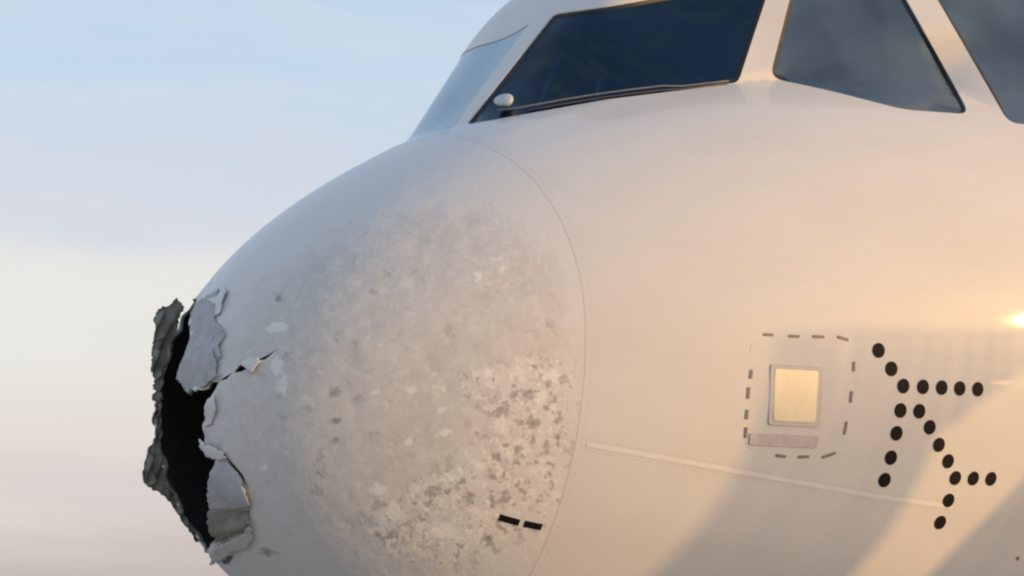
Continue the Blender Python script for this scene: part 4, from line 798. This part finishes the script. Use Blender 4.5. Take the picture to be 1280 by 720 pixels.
# --- nose gear under the cockpit
gx_ = X0 + 4.9; zb_ = float(surf(4.9, math.radians(-90))[2])
vv, ff = tube(np.array([(gx_ + 0.12, 0, zb_ + 0.2), (gx_ + 0.06, 0, 0.9), (gx_, 0, 0.38)]), [0.09, 0.085, 0.07], 16)
gear = mesh_obj("nose_gear", vv, ff, m_gear, plane)
vv, ff = tube(np.array([(gx_, -0.32, 0.38), (gx_, 0, 0.381), (gx_, 0.32, 0.38)]), 0.05, 12)
mesh_obj("axle", vv, ff, m_gear, gear)
prof = [(0.12, 0.02), (0.20, 0.10), (0.30, 0.11), (0.36, 0.085), (0.38, 0.03), (0.38, -0.03), (0.36, -0.085), (0.30, -0.11), (0.20, -0.10), (0.12, -0.02)]
for sy in (-1, 1):
    vv = [(gx_ + r * math.cos(a_), sy * 0.26 + y_, 0.38 + r * math.sin(a_)) for a_ in np.linspace(0, 2 * math.pi, 40, endpoint=False) for r, y_ in prof]
    npf = len(prof)
    ff = [(i * npf + k, i * npf + (k + 1) % npf, ((i + 1) % 40) * npf + (k + 1) % npf, ((i + 1) % 40) * npf + k) for i in range(40) for k in range(npf)]
    mesh_obj("wheel", vv, ff, m_tyre, gear)

# ------------------------------------------------------------------ unseen stand added on the sunny side to shade the fuselage
m_stand = plain("stand_grey_paint", (0.42, 0.43, 0.43), 0.5, var=0.12)
m_perf, t, b = new_mat("perforated_shadow_sheet")          # fine holes in the alpha, sized to set the cast shadow's strength
b.inputs["Base Color"].default_value = (0.42, 0.43, 0.43, 1); b.inputs["Roughness"].default_value = 0.5
tc = nd(t, "ShaderNodeTexCoord").outputs["Object"]
vp = nd(t, "ShaderNodeTexVoronoi"); vp.inputs["Scale"].default_value = 55.0; vp.inputs["Randomness"].default_value = 0.0
t.links.new(tc, vp.inputs["Vector"])
sz = nd(t, "ShaderNodeSeparateXYZ"); t.links.new(tc, sz.inputs[0])              # wider holes towards the top, to weaken the upper shadow
mr = nd(t, "ShaderNodeMapRange"); t.links.new(sz.outputs["Z"], mr.inputs[0])
for i_, v_ in enumerate((2.55, 3.75, 0.46, 0.62)): mr.inputs[i_ + 1].default_value = v_
t.links.new(mth(t, 'GREATER_THAN', vp.outputs["Distance"], mr.outputs[0]), b.inputs["Alpha"])
_h = Vector((SUN_DIR.x, SUN_DIR.y, 0)).normalized(); _u = Vector((-_h.y, _h.x, 0))
_o = Vector((3.0, -1.6, 0)) + 6.0 * _h
stand = link(bpy.data.objects.new("added_shadow_stand", None)); stand.location = _o
tag(stand, "tall grey wheeled stand added out of view to shade the airliner", "work stand")
def stand_pt(u_, v_, d_=0.0):
    return _u * u_ + _h * d_ + Vector((0, 0, v_))
STAND_DROP = 0.15
def stand_prism(name, poly, d0, d1, mat):
    n_ = len(poly)
    vs_ = [stand_pt(u_, v_ - (STAND_DROP if v_ > 1.5 else 0.0), d_) for d_ in (d0, d1) for u_, v_ in poly]
    fs_ = [tuple(range(n_)), tuple(range(2 * n_ - 1, n_ - 1, -1))] + [(i, n_ + i, n_ + (i + 1) % n_, (i + 1) % n_) for i in range(n_)]
    return mesh_obj(name, vs_, fs_, mat, stand, smooth=False)
stand_prism("shadow_panel_end", [(-.20, 1.2), (.36, 1.2), (.36, 3.94), (-.20, 3.94)], -.02, .02, m_perf)  # added panels, outlines cut to give the fuselage shadow its shape
stand_prism("shadow_panel_corner", [(.363, 3.52), (.72, 3.86), (.72, 3.94), (.363, 3.94)], -.02, .02, m_perf)
stand_prism("shadow_panel_side", [(.36, 1.2), (1.6, 1.2), (1.6, 3.94), (1.06, 3.94), (.80, 3.42), (.66, 3.10), (.55, 2.6), (.363, 2.3)], -.06, -.025, m_perf)
stand_prism("deck", [(-.18, 2.50), (1.58, 2.50), (1.58, 2.58), (-.18, 2.58)], .03, 1.0, m_stand)
for u_ in (-.16, 1.52):
    for d_ in (.05, .95):
        stand_prism("leg", [(u_ - .03, .12), (u_ + .03, .12), (u_ + .03, 2.50), (u_ - .03, 2.50)], d_ - .03, d_ + .03, m_stand)
        w_ = [(u_ + .12 * math.cos(a_), .12 + .12 * math.sin(a_)) for a_ in np.linspace(0, 2 * math.pi, 18, endpoint=False)]
        stand_prism("caster", w_, d_ + .032, d_ + .08, m_tyre)
